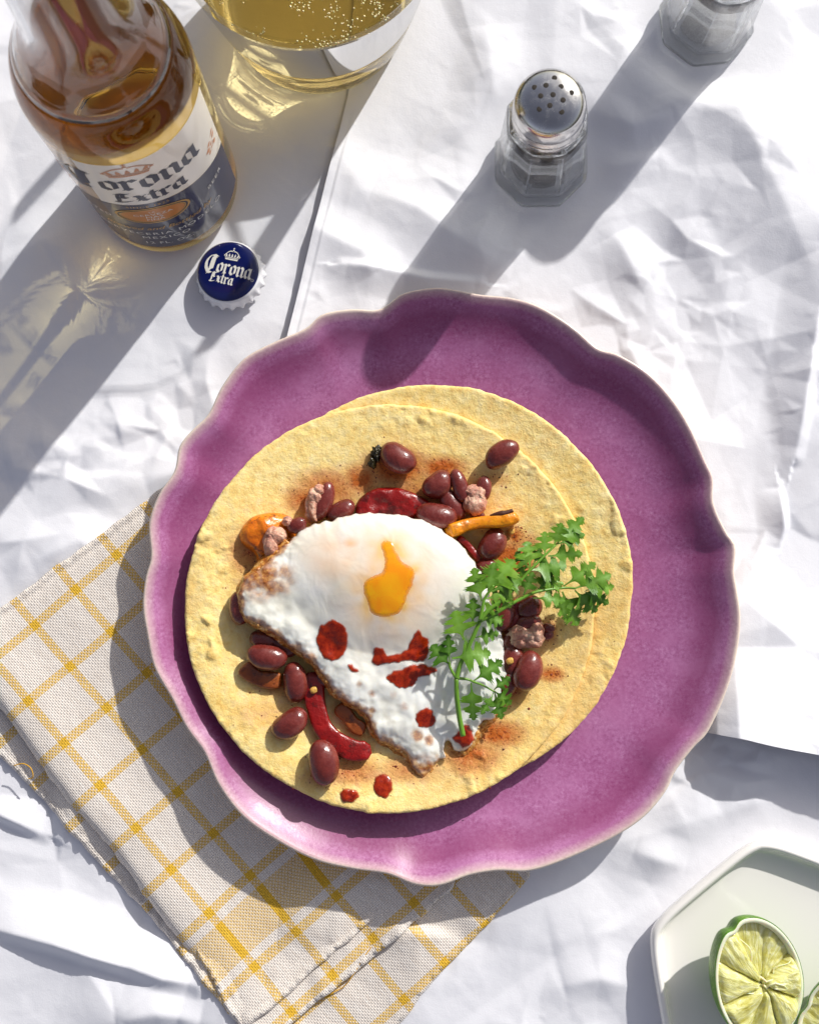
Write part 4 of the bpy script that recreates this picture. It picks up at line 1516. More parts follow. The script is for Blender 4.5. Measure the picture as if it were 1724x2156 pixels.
stem([(395, 1850), (365, 1700), (345, 1540), (340, 1390)], .00105, .0009)
stem([(340, 1390), (375, 1270), (450, 1110), (530, 925)], .0010, .0008)
stem([(530, 925), (640, 870), (760, 800), (870, 742), (990, 690), (1200, 660), (1300, 665)], .0009, .0004)
stem([(535, 915), (600, 840), (690, 770), (800, 670), (860, 600), (930, 520), (1050, 400), (1130, 320)], .0009, .0004, dz=.0012)
stem([(530, 920), (550, 820), (570, 740), (640, 640)], .0008, .0004, dz=.0014)
stem([(340, 1390), (290, 1300), (285, 1255)], .0006, .0004)
stem([(345, 1385), (430, 1395), (480, 1415), (560, 1445), (645, 1495)], .0006, .0003)
LV = [(295, 1290, 150, 1130, 150, 0), (285, 1250, 275, 1050, 90, .0008), (305, 1225, 595, 1185, 175, .0008), (400, 1080, 330, 860, 190, .001), (490, 1060, 668, 1025, 95, -.0008), (470, 960, 478, 755, 110, -.0004), (530, 905, 700, 925, 115, -.0006),
      (545, 770, 485, 515, 140, .0012), (575, 745, 755, 705, 120, .0014), (590, 720, 640, 475, 150, .0016), (600, 700, 790, 450, 200, .0018), (620, 690, 845, 590, 170, .0020), (540, 870, 690, 780, 90, .001),
      (925, 520, 1205, 480, 170, .0018), (930, 500, 905, 300, 150, .0002), (930, 510, 825, 380, 110, .0), (960, 470, 1010, 350, 90, .0003), (1050, 405, 1050, 220, 120, .0014), (1120, 335, 1180, 150, 120, .0014), (1130, 320, 1345, 110, 130, .0018), (1150, 310, 1355, 235, 110, .0012), (1075, 405, 1335, 385, 120, .0012),
      (880, 720, 950, 545, 110, .0016), (990, 680, 1160, 590, 130, -.0006), (985, 700, 1120, 520, 110, -.0010), (900, 600, 850, 480, 100, -.0012), (960, 740, 1195, 765, 95, .0004), (1100, 680, 1190, 620, 70, .0008),
      (1205, 645, 1440, 470, 130, .0012), (1290, 665, 1565, 560, 140, .0012), (1380, 680, 1590, 650, 100, .0006), (1370, 690, 1550, 780, 110, .0002), (1290, 680, 1460, 840, 140, .0), (1190, 690, 1310, 945, 170, -.0002), (1160, 690, 1220, 910, 90, -.0006),
      (475, 1412, 695, 1255, 130, .0008), (460, 1420, 478, 1705, 125, -.0006), (640, 1480, 762, 1385, 90, .0008), (645, 1490, 770, 1590, 110, .0), (645, 1495, 700, 1700, 110, -.0004), (640, 1500, 545, 1665, 70, -.0006), (690, 830, 780, 720, 80, .0006), (640, 880, 700, 960, 80, -.0010)]
rl = random.Random(9)
for (a0, b0, a1, b1, wd, dz) in LV:
    p0, p1 = cpt(a0, b0, dz * .5), cpt(a1, b1, dz)
    p1 = p0 + (p1 - p0) * 1.08
    ax = p1 - p0
    L = np.linalg.norm(ax)
    ax /= L
    sd = np.cross((0, 0, 1.0), ax)
    sd /= np.linalg.norm(sd)
    nr = np.cross(ax, sd)
    roll = rl.uniform(-.35, .35)
    sd, nr = sd * math.cos(roll) + nr * math.sin(roll), nr * math.cos(roll) - sd * math.sin(roll)
    W = wd * .26205 * PXM * 1.62
    cup, bow = rl.uniform(-.25, .35), rl.uniform(-.12, .16)
    V, vein, rows = [], [], []
    for (s, h) in SIDE:
        s2 = min(1, s + rl.uniform(-.006, .006)) if 0 < s < 1 else s
        row = []
        hl, hr = h * rl.uniform(.85, 1.12), h * rl.uniform(.85, 1.12)
        for k, yy in enumerate((-hl, -hl * .5, 0, hr * .5, hr)):
            z = bow * L * 4 * s2 * (1 - s2) * .5 + cup * W * (yy * yy) * 1.4 + .0003 * math.sin(9 * s2 + yy * 8 + a0)
            V.append(p0 + ax * s2 * L + sd * yy * W + nr * z)
            vein.append(math.exp(-(yy / .02) ** 2))
            row.append(len(V) - 1)
        rows.append(row)
    F = []
    n = len(V)
    for j in range(len(rows) - 1):
        for k in range(4):
            F.append((rows[j][k], rows[j + 1][k], rows[j + 1][k + 1], rows[j][k + 1]))
    V2 = [v - nr * .00018 for v in V]
    F += [tuple(q + n for q in reversed(f)) for f in F]
    bd = [r[0] for r in rows] + [r[-1] for r in reversed(rows)]
    F += [(bd[i], bd[(i + 1) % len(bd)], bd[(i + 1) % len(bd)] + n, bd[i] + n) for i in range(len(bd))]
    o = mobj('leaf', V + V2, F, MAT['leaf'])
    fattr(o, 'vein', vein * 2)
    o.data.set_sharp_from_angle(angle=math.radians(50))
    keep(o, sprig)

# ------------------------------------------------------------------ lettering
NIB = math.radians(38)


def pen(strokes, w):
    """broad-nib strokes -> list of convex quads (flat letter shapes)"""
    nx, ny = math.cos(NIB) * w / 2, math.sin(NIB) * w / 2
    out = []
    for st in strokes:
        for (x0, y0), (x1, y1) in zip(st[:-1], st[1:]):
            q = [(x0 - nx, y0 - ny), (x0 + nx, y0 + ny), (x1 + nx, y1 + ny), (x1 - nx, y1 - ny)]
            out.append(q)
            # small blunt ends so that steep strokes keep their body
            e = w * .16
            out.append([(x0, y0 - e), (x0 + e, y0), (x0, y0 + e), (x0 - e, y0)])
    return out


GLY = {
    'C': (1.16, [[(.92, 1.50), (.62, 1.62), (.34, 1.50), (.12, 1.12), (.06, .72), (.16, .26), (.42, -.12), (.72, -.20), (.94, -.04)], [(.62, 1.46), (.58, 1.0), (.58, .3), (.50, -.05)], [(.78, 1.40), (.76, .9), (.74, .2)], [(.62, 1.42), (.84, 1.30), (1.02, 1.50)], [(.40, -.30), (.60, -.22)]]),
    'o': (.72, [[(.14, .80), (.14, .22), (.34, .02)], [(.14, .80), (.36, .98)], [(.36, .98), (.56, .78), (.56, .20)], [(.34, .02), (.56, .20)]]),
    'r': (.60, [[(.06, .94), (.16, .84), (.16, .14), (.28, .0)], [(.16, .72), (.36, .98), (.52, .82)], [(.04, .02), (.16, .14)]]),
    'n': (.78, [[(.06, .94), (.16, .84), (.16, .14), (.28, .0)], [(.16, .74), (.42, .98), (.58, .82), (.58, .14), (.72, .0)]]),
    'a': (.80, [[(.14, .78), (.14, .22), (.32, .02), (.56, .22)], [(.14, .78), (.34, .98), (.56, .84)], [(.56, 1.0), (.56, .16), (.72, .0)]]),
    'E': (.95, [[(.30, 1.36), (.24, .9), (.24, .2), (.14, .04)], [(.04, .06), (.30, -.02), (.58, .06), (.82, .18)], [(.12, 1.24), (.34, 1.40), (.58, 1.30), (.84, 1.40)], [(.24, .70), (.44, .78), (.66, .70)], [(.50, 1.28), (.48, .74)]]),
    'x': (.68, [[(.06, .92), (.20, .86), (.42, .14), (.60, .06)], [(.56, .94), (.40, .80), (.20, .16), (.06, .04)], [(.14, .48), (.50, .50)]]),
    't': (.50, [[(.20, 1.30), (.20, .16), (.36, .0)], [(.04, .92), (.42, .96)]]),
}


def word(txt, size, wpen=.22):
    x = 0
    quads = []
    for ch in txt:
        adv, st = GLY[ch]
        for q in pen(st, wpen if ch != 'C' else wpen * 1.25):
            quads.append([((px + x) * size, py * size) for px, py in q])
        x += adv
    wd = x * size
    return [[(px - wd / 2, py) for px, py in q] for q in quads], wd


def crown_polys(s):
    P_ = [[(-.50, -.32), (.50, -.32), (.53, -.20), (-.53, -.20)], [(-.55, -.16), (.55, -.16), (.57, -.10), (-.57, -.10)]]
    for k in range(5):
        a = -.44 + .22 * k
        P_.append([(a - .075, -.06), (a + .075, -.06), (a * 1.12 + .045, .12), (a * 1.12, .22), (a * 1.12 - .045, .12)])
    n = 10
    for sg in (-1, 1):
        for i in range(n):
            t0, t1 = i / n, (i + 1) / n
            f = lambda t, r: (sg * (.66 - .62 * t) * 1.0, .02 + .44 * math.sin(t * math.pi * .62) - r * (1 - .3 * t))
            P_.append([f(t0, 0), f(t1, 0), f(t1, .09), f(t0, .09)])
        P_.append([(sg * .70, .06), (sg * .57, .0), (sg * .53, -.06), (sg * .60, -.06)])
    P_.append([(-.05, .46), (.05, .46), (.06, .54), (0, .60), (-.06, .54)])
    P_.append([(-.02, .60), (.02, .60), (.02, .74), (-.02, .74)])
    P_.append([(-.07, .65), (.07, .65), (.07, .69), (-.07, .69)])
    return [[(x * s, y * s) for x, y in q] for q in P_]


def text_polys(txt, size, space=1.0, shear=0.0):
    cu = bpy.data.curves.new('lettering', 'FONT')
    cu.body = txt
    cu.size = size
    cu.align_x = 'CENTER'
    cu.space_character = space
    cu.shear = shear
    cu.resolution_u = 3
    ob = bpy.data.objects.new('lettering', cu)
    COL.objects.link(ob)
    dg = bpy.context.evaluated_depsgraph_get()
    me = bpy.data.meshes.new_from_object(ob.evaluated_get(dg))
    polys = [[(me.vertices[i].co.x, me.vertices[i].co.y) for i in p.vertices] for p in me.polygons]
    bpy.data.objects.remove(ob)
    bpy.data.curves.remove(cu)
    bpy.data.meshes.remove(me)
    return polys


def place(polys, dx=0, dy=0, rot=0, sx=1, bow=0.0):
    c_, s_2 = math.cos(math.radians(rot)), math.sin(math.radians(rot))
    return [[(x * sx * c_ - y * s_2 + dx, x * sx * s_2 + y * c_ + dy + bow * (x * sx) ** 2) for x, y in q] for q in polys]


def letter_obj(name, polys, mat, parent, wrap, cut=None, lift=0.0):
    """flat polygons laid on a surface: wrap(x, y, h) -> 3-D"""
    bm = bmesh.new()
    hl = bm.verts.layers.float.new('h')
    for i, q in enumerate(polys):
        ar = sum(a[0] * b[1] - b[0] * a[1] for a, b in zip(q, q[1:] + q[:1]))
        if ar < 0:
            q = q[::-1]
        vs = []
        for x, y in q:
            v = bm.verts.new((x, y, 0))
            v[hl] = lift + (i % 24) * 2.0e-6
            vs.append(v)
        try:
            bm.faces.new(vs)
        except ValueError:
            pass
    if cut:
        xs = [v.co.x for v in bm.verts]
        for k in range(int(math.floor(min(xs) / cut)), int(math.ceil(max(xs) / cut)) + 1):
            bmesh.ops.bisect_plane(bm, geom=bm.verts[:] + bm.edges[:] + bm.faces[:], plane_co=(k * cut, 0, 0), plane_no=(1, 0, 0), dist=1e-8)
    for v in bm.verts:
        v.co = Vector(wrap(v.co.x, v.co.y, v[hl]))
    me = bpy.data.meshes.new(name)
    bm.to_mesh(me)
    bm.free()
    me.materials.append(mat)
    o = bpy.data.objects.new(name, me)
    COL.objects.link(o)
    o.parent = parent
    return o


# ------------------------------------------------------------------ beer bottle
BR = .0305
BPROF = [(.0, .0008), (.020, .0006), (.0262, .0004), (.0285, .0012), (.0298, .0034), (BR, .0070), (BR, .030), (BR, .060), (BR, .090), (BR, .110), (.0303, .1165), (.0294, .1225), (.0276, .129), (.0252, .1345), (.0224, .1400), (.0197, .1455), (.0176, .1515), (.0164, .158), (.0157, .166), (.0150, .180), (.0142, .200), (.0136, .2160), (.0136, .2185), (.0152, .2195), (.0154, .2240), (.0140, .2260), (.0136, .2330), (.0128, .2345)]
bp = catmull(np.array(BPROF[2:21]), 5, False)
LEVEL = .1330
brad = lambda z: float(np.interp(z, bp[:, 1], bp[:, 0]))
bottle = empty('beer_bottle', (BOT[0], BOT[1], .0004))
tag(bottle, 'open clear glass beer bottle with cream and navy label', 'bottle')
lower = [(r, z) for r, z in bp if z < LEVEL - .0005]
prof = [(0, .0014), (.018, .0010)] + lower + [(brad(LEVEL) - .00015, LEVEL - .00010), (brad(LEVEL) - .0016, LEVEL - .0006), (brad(LEVEL) - .004, LEVEL - .0013), (.010, LEVEL - .0014), (0, LEVEL - .0014)]
beer = lathe('beer', prof, 96, MAT['beer_bottle'], bottle)
up = [(r, z) for r, z in bp if z > LEVEL + .0005] + BPROF[21:]
inner = [(max(r - .0024, .0095), z) for r, z in reversed(up)]
prof = [(brad(LEVEL), LEVEL)] + up + [(.0105, .2348)] + inner + [(brad(LEVEL) - .0023, LEVEL)]
gl = lathe('glass_neck', prof, 96, MAT['glass'], bottle, closed=True)
for q in (beer, gl):
    q.cycles.is_caustics_caster = True
PHI0 = math.radians(-80)


def bwrap(x, y, h):
    r = BR + .00022 + h
    a = PHI0 + x / BR
    return (r * math.cos(a), r * math.sin(a), y)




def see_through(name, col, amount, rough, tint):
    """printed enamel that lets part of the light through"""
    m = M(name).set(Base_Color=col, Roughness=rough, Coat_Weight=.5, Coat_Roughness=.06)
    t = m.n('ShaderNodeBsdfTransparent')
    t.inputs[0].default_value = (*tint, 1)
    x = m.n('ShaderNodeMixShader')
    x.inputs[0].default_value = amount
    m.l(m.b.outputs[0], x.inputs[1])
    m.l(t.outputs[0], x.inputs[2])
    m.l(x.outputs[0], m.t.nodes['Material Output'].inputs[0])
    return m.m


MAT['label_cream'] = see_through('label_cream', srgb(246, 240, 228), .06, .32, (1, .95, .85))
MAT['navy'] = plain('print_navy', srgb(22, 24, 52), .3)
MAT['label_navy'] = see_through('label_navy', srgb(20, 23, 58), .0, .28, (1, .95, .85))
MAT['gold'] = M('label_gold').set(Base_Color=srgb(206, 160, 84), Roughness=.35, Metallic=.35).m
MAT['copper'] = M('crest_copper').set(Base_Color=srgb(204, 140, 96), Roughness=.4).m
MAT['print_white'] = plain('white_print', srgb(226, 222, 214), .4)
HWL = math.radians(76) * BR
LB, LT = .0125, .1085


def border(x):
    t = x / HWL
    return .0668 - .0125 * t * t


XL = math.radians(-33) * BR      # left of this the print sits directly on the glass


def panel(name, lo, hi, mat, parent, nx=72, nz=12, h=0.0):
    V = []
    for j in range(nz + 1):
        for i in range(nx + 1):
            x = XL + (HWL - XL) * i / nx
            a, b = lo(x), hi(x)
            V.append(bwrap(x, a + (b - a) * j / nz, h))
    return mobj(name, V, gridfaces(nx + 1, nz + 1), mat, parent)


# the label's outer end: thin print in the bottle surface itself, letting light through
_mm = M.__new__(M)
_mm.m = MAT['beer_bottle']
_mm.t = _mm.m.node_tree
_mm.b = _mm.t.nodes['Principled BSDF']
_sp = _mm.n('ShaderNodeSeparateXYZ')
_mm.l(_mm.coord('Object'), _sp.inputs[0])
_az = _mm.math('ARCTAN2', _sp.outputs[1], _sp.outputs[0])
_x = _mm.math('MULTIPLY', _mm.math('SUBTRACT', _az, PHI0), BR)
_z = _sp.outputs[2]
_in = _mm.math('MULTIPLY', _mm.math('MULTIPLY', _mm.math('LESS_THAN', _x, XL), _mm.math('GREATER_THAN', _x, -HWL)), _mm.math('MULTIPLY', _mm.math('GREATER_THAN', _z, LB), _mm.math('LESS_THAN', _z, LT)))
_bd = _mm.math('SUBTRACT', .0668, _mm.math('MULTIPLY', _mm.math('POWER', _mm.math('DIVIDE', _x, HWL), 2.0), .0125))
_pc = _mm.mix(_mm.math('GREATER_THAN', _z, _bd), srgb(20, 23, 58), srgb(240, 232, 216))
_pr = _mm.n('ShaderNodeBsdfPrincipled', Roughness=.3)
_mm.l(_pc, _pr.inputs['Base Color'])
_ms = _mm.n('ShaderNodeMixShader')
_mm.l(_mm.math('MULTIPLY', _in, _mm.math('SUBTRACT', .66, _mm.math('MULTIPLY', _mm.math('GREATER_THAN', _z, _bd), .28))), _ms.inputs[0])
_mm.l(_mm.b.outputs[0], _ms.inputs[1])
_mm.l(_pr.outputs[0], _ms.inputs[2])
_mm.l(_ms.outputs[0], _mm.t.nodes['Material Output'].inputs[0])
lab = empty('label', (0, 0, 0))
lab.parent = bottle
cream = panel('cream_panel', lambda x: border(x), lambda x: LT - .002 * (x / HWL) ** 2, MAT['label_cream'], lab)
navy = panel('navy_panel', lambda x: LB, lambda x: border(x), MAT['label_navy'], lab, h=.00004)
cq, cw = word('Corona', .0096, .26)
letter_obj('lettering', place(cq, .0005, .0832, 0, 1.16, -4.0), MAT['navy'], lab, bwrap, .0012, .00008)
eq, ew = word('Extra', .0066, .29)
letter_obj('lettering', place(eq, .0035, .0702, 0, 1.22, -3.0), MAT['navy'], lab, bwrap, .0012, .00008)
letter_obj('crown_crest', place(crown_polys(.0112), .0, .1000, 0, 1.25), MAT['copper'], lab, bwrap, .0012, .00008)
# griffin-like flourishes either side, too small to read
for sx_ in (-1, 1):
    fl = []
    rg = random.Random(4)
    for k in range(12):
        x, y = sx_ * (.0335 + rg.uniform(-.0035, .0035)), .0700 + rg.uniform(-.0035, .0075)
        a, b = rg.uniform(.0006, .0018), rg.uniform(.0005, .0012)
        fl.append([(x - a, y - b * .3), (x, y - b), (x + a, y + b * .2), (x + a * .2, y + b)])
    letter_obj('flourish', fl, MAT['copper'], lab, bwrap, .0012, .00008)
# oval medallion
def ellp(a, b, n=40):
    return [(a * math.cos(2 * math.pi * i / n), b * math.sin(2 * math.pi * i / n)) for i in range(n)]


def ringp(a, b, a2, b2, n=40):
    o1, o2 = ellp(a, b, n), ellp(a2, b2, n)
    return [[o2[i], o1[i], o1[(i + 1) % n], o2[(i + 1) % n]] for i in range(n)]


MY = .0530
letter_obj('medallion', place([ellp(.0150, .0088)], 0, MY), MAT['navy'], lab, bwrap, .0012, .00010)
letter_obj('medallion_ring', place(ringp(.0148, .0087, .0138, .0079), 0, MY), MAT['gold'], lab, bwrap, .0012, .00016)
letter_obj('medallion_ring', place(ringp(.0130, .0073, .0125, .0069), 0, MY), MAT['gold'], lab, bwrap, .0012, .00016)
letter_obj('medallion_field', place([ellp(.0124, .0068)], 0, MY), M('medallion_amber').set(Base_Color=srgb(196, 120, 24), Roughness=.3).m, lab, bwrap, .0012, .00016)
for txt, sz, y, mt, sp, sh, dx, bow in (
        ('SINCE 1925', .0026, .0632, 'gold', 1.3, 0, 0, 2.0), ('LA', .0020, .0565, 'print_white', 1.1, 0, 0, 0), ('CERVEZA', .0030, .0534, 'print_white', 1.1, 0, 0, 0), ('MAS', .0030, .0507, 'print_white', 1.1, 0, 0, 0), ('FINA', .0030, .0480, 'print_white', 1.1, 0, 0, 0),
        ('Brewed and Bottled by', .0048, .0362, 'gold', 1.0, .35, 0, 0), ('CERVECERIA MODELO', .0040, .0300, 'print_white', 1.25, 0, 0, 0), ('MEXICO', .0040, .0248, 'print_white', 1.25, 0, 0, 0), ('12 FL. OZ.', .0040, .0180, 'print_white', 1.15, 0, 0, 0),
        ('IMPORTED', .0038, .0470, 'print_white', 1.25, 0, -.0280, 0), ('BEER', .0038, .0470, 'print_white', 1.25, 0, .0280, 0)):
    letter_obj('lettering', place(text_polys(txt, sz, sp, sh), dx, y, 0, 1.12 if txt[0] in 'CM' else 1.0, bow), MAT[mt], lab, bwrap, .0012, .00024)

# ------------------------------------------------------------------ crown cap
capo = empty('bottle_cap', (CAPP[0], CAPP[1], .0021), (math.radians(-6), math.radians(-6), 0))
tag(capo, 'white crimped bottle cap with navy top lying beside the beer bottle', 'bottle cap')
NTH, nseg = 21, 21 * 10
MAT['enamel'] = M('white_enamel').set(Base_Color=srgb(232, 232, 236), Roughness=.22, Coat_Weight=.4, Coat_Roughness=.05).m
mm = M('navy_enamel').set(Roughness=.16, Coat_Weight=.5, Coat_Roughness=.04)
mm.color(mm.mix(mm.ramp(mm.noise(900, 2, .5), [(.74, 0.0), (.78, 1.0)]), srgb(14, 24, 82), srgb(120, 126, 160)))
MAT['cap_navy'] = mm.m
rows = [(.0010, .0062, 0), (.0060, .0062, 0), (.0100, .00615, 0), (.0118, .0060, 0), (.0129, .0056, .0), (.0135, .0050, .04), (.01365, .0040, .14), (.0138, .0028, .38), (.0141, .0014, .8), (.0145, .0002, 1.0), (.0142, .0000, 1.0), (.0137, .0013, .8), (.0132, .0028, .4), (.0129, .0042, .15), (.0119, .0054, 0), (.0010, .0057, 0)]
V = []
for r, z, k in rows:
    for i in range(nseg):
        a = 2 * math.pi * i / nseg
        cr = math.cos(a * NTH)
        rr_ = r + k * .00062 * (cr if cr > 0 else cr * .5)
        zz_ = z + k * .00045 * (1 - cr)
        V.append((rr_ * math.cos(a), rr_ * math.sin(a), zz_))
F = gridfaces(nseg, len(rows), True) + [tuple(range(nseg)), tuple(range((len(rows) - 1) * nseg, len(rows) * nseg))[::-1]]
cs = mobj('crimped_skirt', V, F, MAT['enamel'], capo)
tp = lathe('printed_top', [(.0, .00655), (.0085, .00650), (.0112, .0063), (.0124, .0060), (.0129, .00575), (.0129, .0056)], 72, MAT['cap_navy'], capo)
topz = lambda x, y: float(np.interp(math.hypot(x, y), [0, .0085, .0112, .0124], [.00655, .0065, .0063, .0060]))
cwrap = lambda x, y, h: (x, y, topz(x, y) + .00007 + h)
cq, cw = word('Corona', .0043, .26)
letter_obj('lettering', place(cq, -.0002, -.0015, -15, 1.0), MAT['print_white'], capo, cwrap, .0012)
eq, ew = word('Extra', .0029, .29)
letter_obj('lettering', place(eq, -.0028, -.0052, -15, 1.0), MAT['print_white'], capo, cwrap, .0012)
letter_obj('crown_crest', place(crown_polys(.0052), .0017, .0062, -13, 1.0), MAT['print_white'], capo, cwrap, .0012)
letter_obj('registered_mark', place(ringp(.0006, .0006, .00045, .00045, 16), .0104, -.0044), MAT['print_white'], capo, cwrap)

# ------------------------------------------------------------------ tumbler of beer
GH, GR0, GR1, GW = .080, .0375, .0525, .0024
GLV = .032
grad = lambda z: GR0 + (GR1 - GR0) * (z / GH) ** .85
tum = empty('drinking_glass', (GLS[0], GLS[1], .0018))
tag(tum, 'clear tumbler of golden beer standing beside the beer bottle', 'glass')
zs = [.0015, .004, .007, .011, .016, .021, .026, GLV - .0012]
prof = [(0, .0)] + [(GR0 - .004, .0)] + [(GR0 - .0012, .0005)] + [(grad(z), z) for z in zs] + [(grad(GLV) - .00012, GLV - .00010), (grad(GLV) - .0018, GLV - .0007), (grad(GLV) - .0045, GLV - .0012), (.010, GLV - .0013), (0, GLV - .0013)]
tb = lathe('beer', prof, 128, MAT['beer_glass'], tum)
zs = [GLV + .0003, .036, .042, .050, .058, .066, .073, .080, GH - .0008]
prof = [(grad(GLV), GLV)] + [(grad(z), z) for z in zs] + [(grad(GH) - .0004, GH - .0001), (grad(GH) - .0011, GH + .0001), (grad(GH) - .0019, GH - .0003)] + [(grad(z) - GW, z) for z in reversed(zs)] + [(grad(GLV) - GW, GLV)]
tg_ = lathe('glass_rim', prof, 128, MAT['thin_glass'], tum, closed=True)
for q in (tb,):
    q.cycles.is_caustics_caster = True
its = []
rb = random.Random(3)
for cl in range(60):
    a, r = rb.uniform(0, 2 * math.pi), GR1 * .84 * math.sqrt(rb.random())
    for k in range(rb.randint(8, 26)):
        x, y = r * math.cos(a) + rb.gauss(0, .0030), r * math.sin(a) + rb.gauss(0, .0022)
        if math.hypot(x, y) < grad(GLV) - .0045:
            s = rb.uniform(.00014, .00046)
            its.append(((x, y, GLV - .0012), (s, s, s * .7)))
MAT['foam'] = M('beer_foam').set(Base_Color=srgb(255, 238, 186), Roughness=.12, Subsurface_Weight=.3, Subsurface_Scale=.001).m
fo = balls('foam_bubbles', its[:900], MAT['foam'], tum, wob=0)
fo['kind'] = 'stuff'
fo.cycles.is_caustics_receiver = True
its = []
for k in range(150):
    a = rb.uniform(-2.6, -.5)
    z = rb.uniform(.002, .014)
    r = grad(z) - rb.uniform(.0010, .0030)
    s = rb.uniform(.0002, .0005)
    its.append(((r * math.cos(a), r * math.sin(a), z), (s, s, s)))
fo = balls('rising_bubbles', its, MAT['foam'], tum, wob=0)
fo['kind'] = 'stuff'
fo.cycles.is_caustics_receiver = True

# ------------------------------------------------------------------ shakers
MAT['steel'] = M('polished_steel').set(Base_Color=(.62, .61, .60), Metallic=1.0, Roughness=.16).m
_m = M('polished_steel_worn').set(Base_Color=(.60, .59, .58), Metallic=1.0)
_m.rough(_m.ramp(_m.noise(260, 4, .7), [(.4, .12), (.7, .34)]))
MAT['steel'] = _m.m
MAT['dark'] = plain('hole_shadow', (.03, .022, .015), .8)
_m = M('ground_pepper').set(Roughness=.8)
_m.color(_m.ramp(_m.noise(1500, 3, .7), [(.38, (.010, .007, .005)), (.58, (.05, .034, .02)), (.74, (.32, .25, .16))]))
_m.bump(_m.noise(1500, 3), .8, .001)
MAT['pepper'] = _m.m
_m = M('table_salt').set(Roughness=.7)
_m.color(_m.ramp(_m.noise(1500, 3, .7), [(.35, (.30, .27, .25)), (.6, (.62, .60, .58)), (.75, (.8, .78, .76))]))
MAT['salt'] = _m.m


def octa(rings, mat, name, parent, bevel=.0006, rot=0):
    """stack of octagon rings (apothem, z), closed solid"""
    V = []
    for a, z in rings:
        R_ = a / math.cos(math.pi / 8)
        for i in range(8):
            t = math.pi / 8 + i * math.pi / 4 + rot
            V.append((R_ * math.cos(t), R_ * math.sin(t), z))
    n = len(rings)
    F = [tuple(j * 8 + q for q in ()) for j in ()]
    for j in range(n):
        k = (j + 1) % n
        for i in range(8):
            F.append((j * 8 + i, j * 8 + (i + 1) % 8, k * 8 + (i + 1) % 8, k * 8 + i))
    return V, F


def shaker(loc, rot, lean, label, fill, fill_mat, holes):
    e = empty('table_shaker', loc, (0, math.radians(lean), 0))
    tag(e, label, 'shaker', 'octagonal glass shakers')
    # solid glass body with a hollow, faceted outside and round inside
    outer = [(.0180, .0), (.0192, .0012), (.0193, .0040), (.0180, .0075), (.0176, .0090), (.0158, .0400), (.0155, .0470), (.0146, .0500), (.0125, .0530)]
    V = []
    n = 64
    rows = []
    for a, z in outer:
        k8 = 1 - sstep(.0495, .0535, z)       # octagon blends to round at the neck
        row = []
        for i in range(n):
            t = 2 * math.pi * i / n + rot
            f = (t - rot + math.pi / 8) % (math.pi / 4) - math.pi / 8
            ro = a / math.cos(f)
            ro = min(ro, a * 1.068)
            row.append(len(V))
            rr_ = ro * k8 + a * 1.0 * (1 - k8)
            V.append((rr_ * math.cos(t), rr_ * math.sin(t), z))
        rows.append(row)
    inner = [(.0112, .0530, 0), (.0114, .0500, .2), (.0138, .0455, 1), (.0143, .0380, 1), (.0158, .0100, 1), (.0155, .0072, 1), (.0130, .0060, .8), (.0010, .0058, 0)]
    for a, z, k8 in inner:
        row = []
        for i in range(n):
            t = 2 * math.pi * i / n + rot
            f = (t - rot + math.pi / 8) % (math.pi / 4) - math.pi / 8
            ro = min(a / math.cos(f), a * 1.055)
            rr_ = ro * k8 + a * (1 - k8)
            row.append(len(V))
            V.append((rr_ * math.cos(t), rr_ * math.sin(t), z))
        rows.append(row)
    F = []
    for A, B in zip(rows[:-1], rows[1:]):
        for i in range(n):
            F.append((A[i], A[(i + 1) % n], B[(i + 1) % n], B[i]))
    F.append(tuple(reversed(rows[0])))
    F.append(tuple(rows[-1]))
    g = mobj('glass_body', V, F, MAT['pressed_glass'], e)
    g.data.set_sharp_from_angle(angle=math.radians(9))
    g.cycles.is_caustics_caster = True
    zf = fill
    ri = float(np.interp(zf, [.0100, .0380], [.0155, .0140]))
    ct = lathe('contents', [(0, .00595), (.0118, .0061), (.0112, .0072), (.0092, .0084), (.006, zf), (.002, zf + .0007), (0, zf + .0008)], 48, fill_mat, e)
    ct.cycles.is_caustics_receiver = True
    lathe('residue', [(.01425, .0400), (.0142, .0440), (.01385, .0462), (.0134, .0462), (.0136, .0440), (.0137, .0400)], 48, fill_mat, e, closed=True) if fill < .015 else None
    cp = [(.0128, .0500), (.0138, .0502), (.0140, .0512), (.0137, .0522), (.0136, .0530), (.0139, .0540), (.0139, .0552), (.0134, .0562), (.0133, .0572), (.0137, .0584), (.0138, .0598), (.0137, .0622), (.0133, .0648), (.0124, .0668), (.0106, .0684), (.0080, .0695), (.0045, .0702), (0, .0704)]
    ca = lathe('steel_cap', cp, 72, MAT['steel'], e)
    capz = lambda r: float(np.interp(r, [0, .0045, .0080, .0106, .0124], [.0704, .0702, .0695, .0684, .0668]))
    for hx, hy in holes:
        r0 = math.hypot(hx, hy)
        nn = Vector((hx * 9, hy * 9, 1)).normalized()
        h = lathe('hole', [(0, .00006), (.00088, .00006), (.00100, .00003)], 20, MAT['dark'], ca)
        h.location = (hx, hy, capz(r0) + .00003)
        h.rotation_euler = nn.to_track_quat('Z', 'Y').to_euler()
    return e


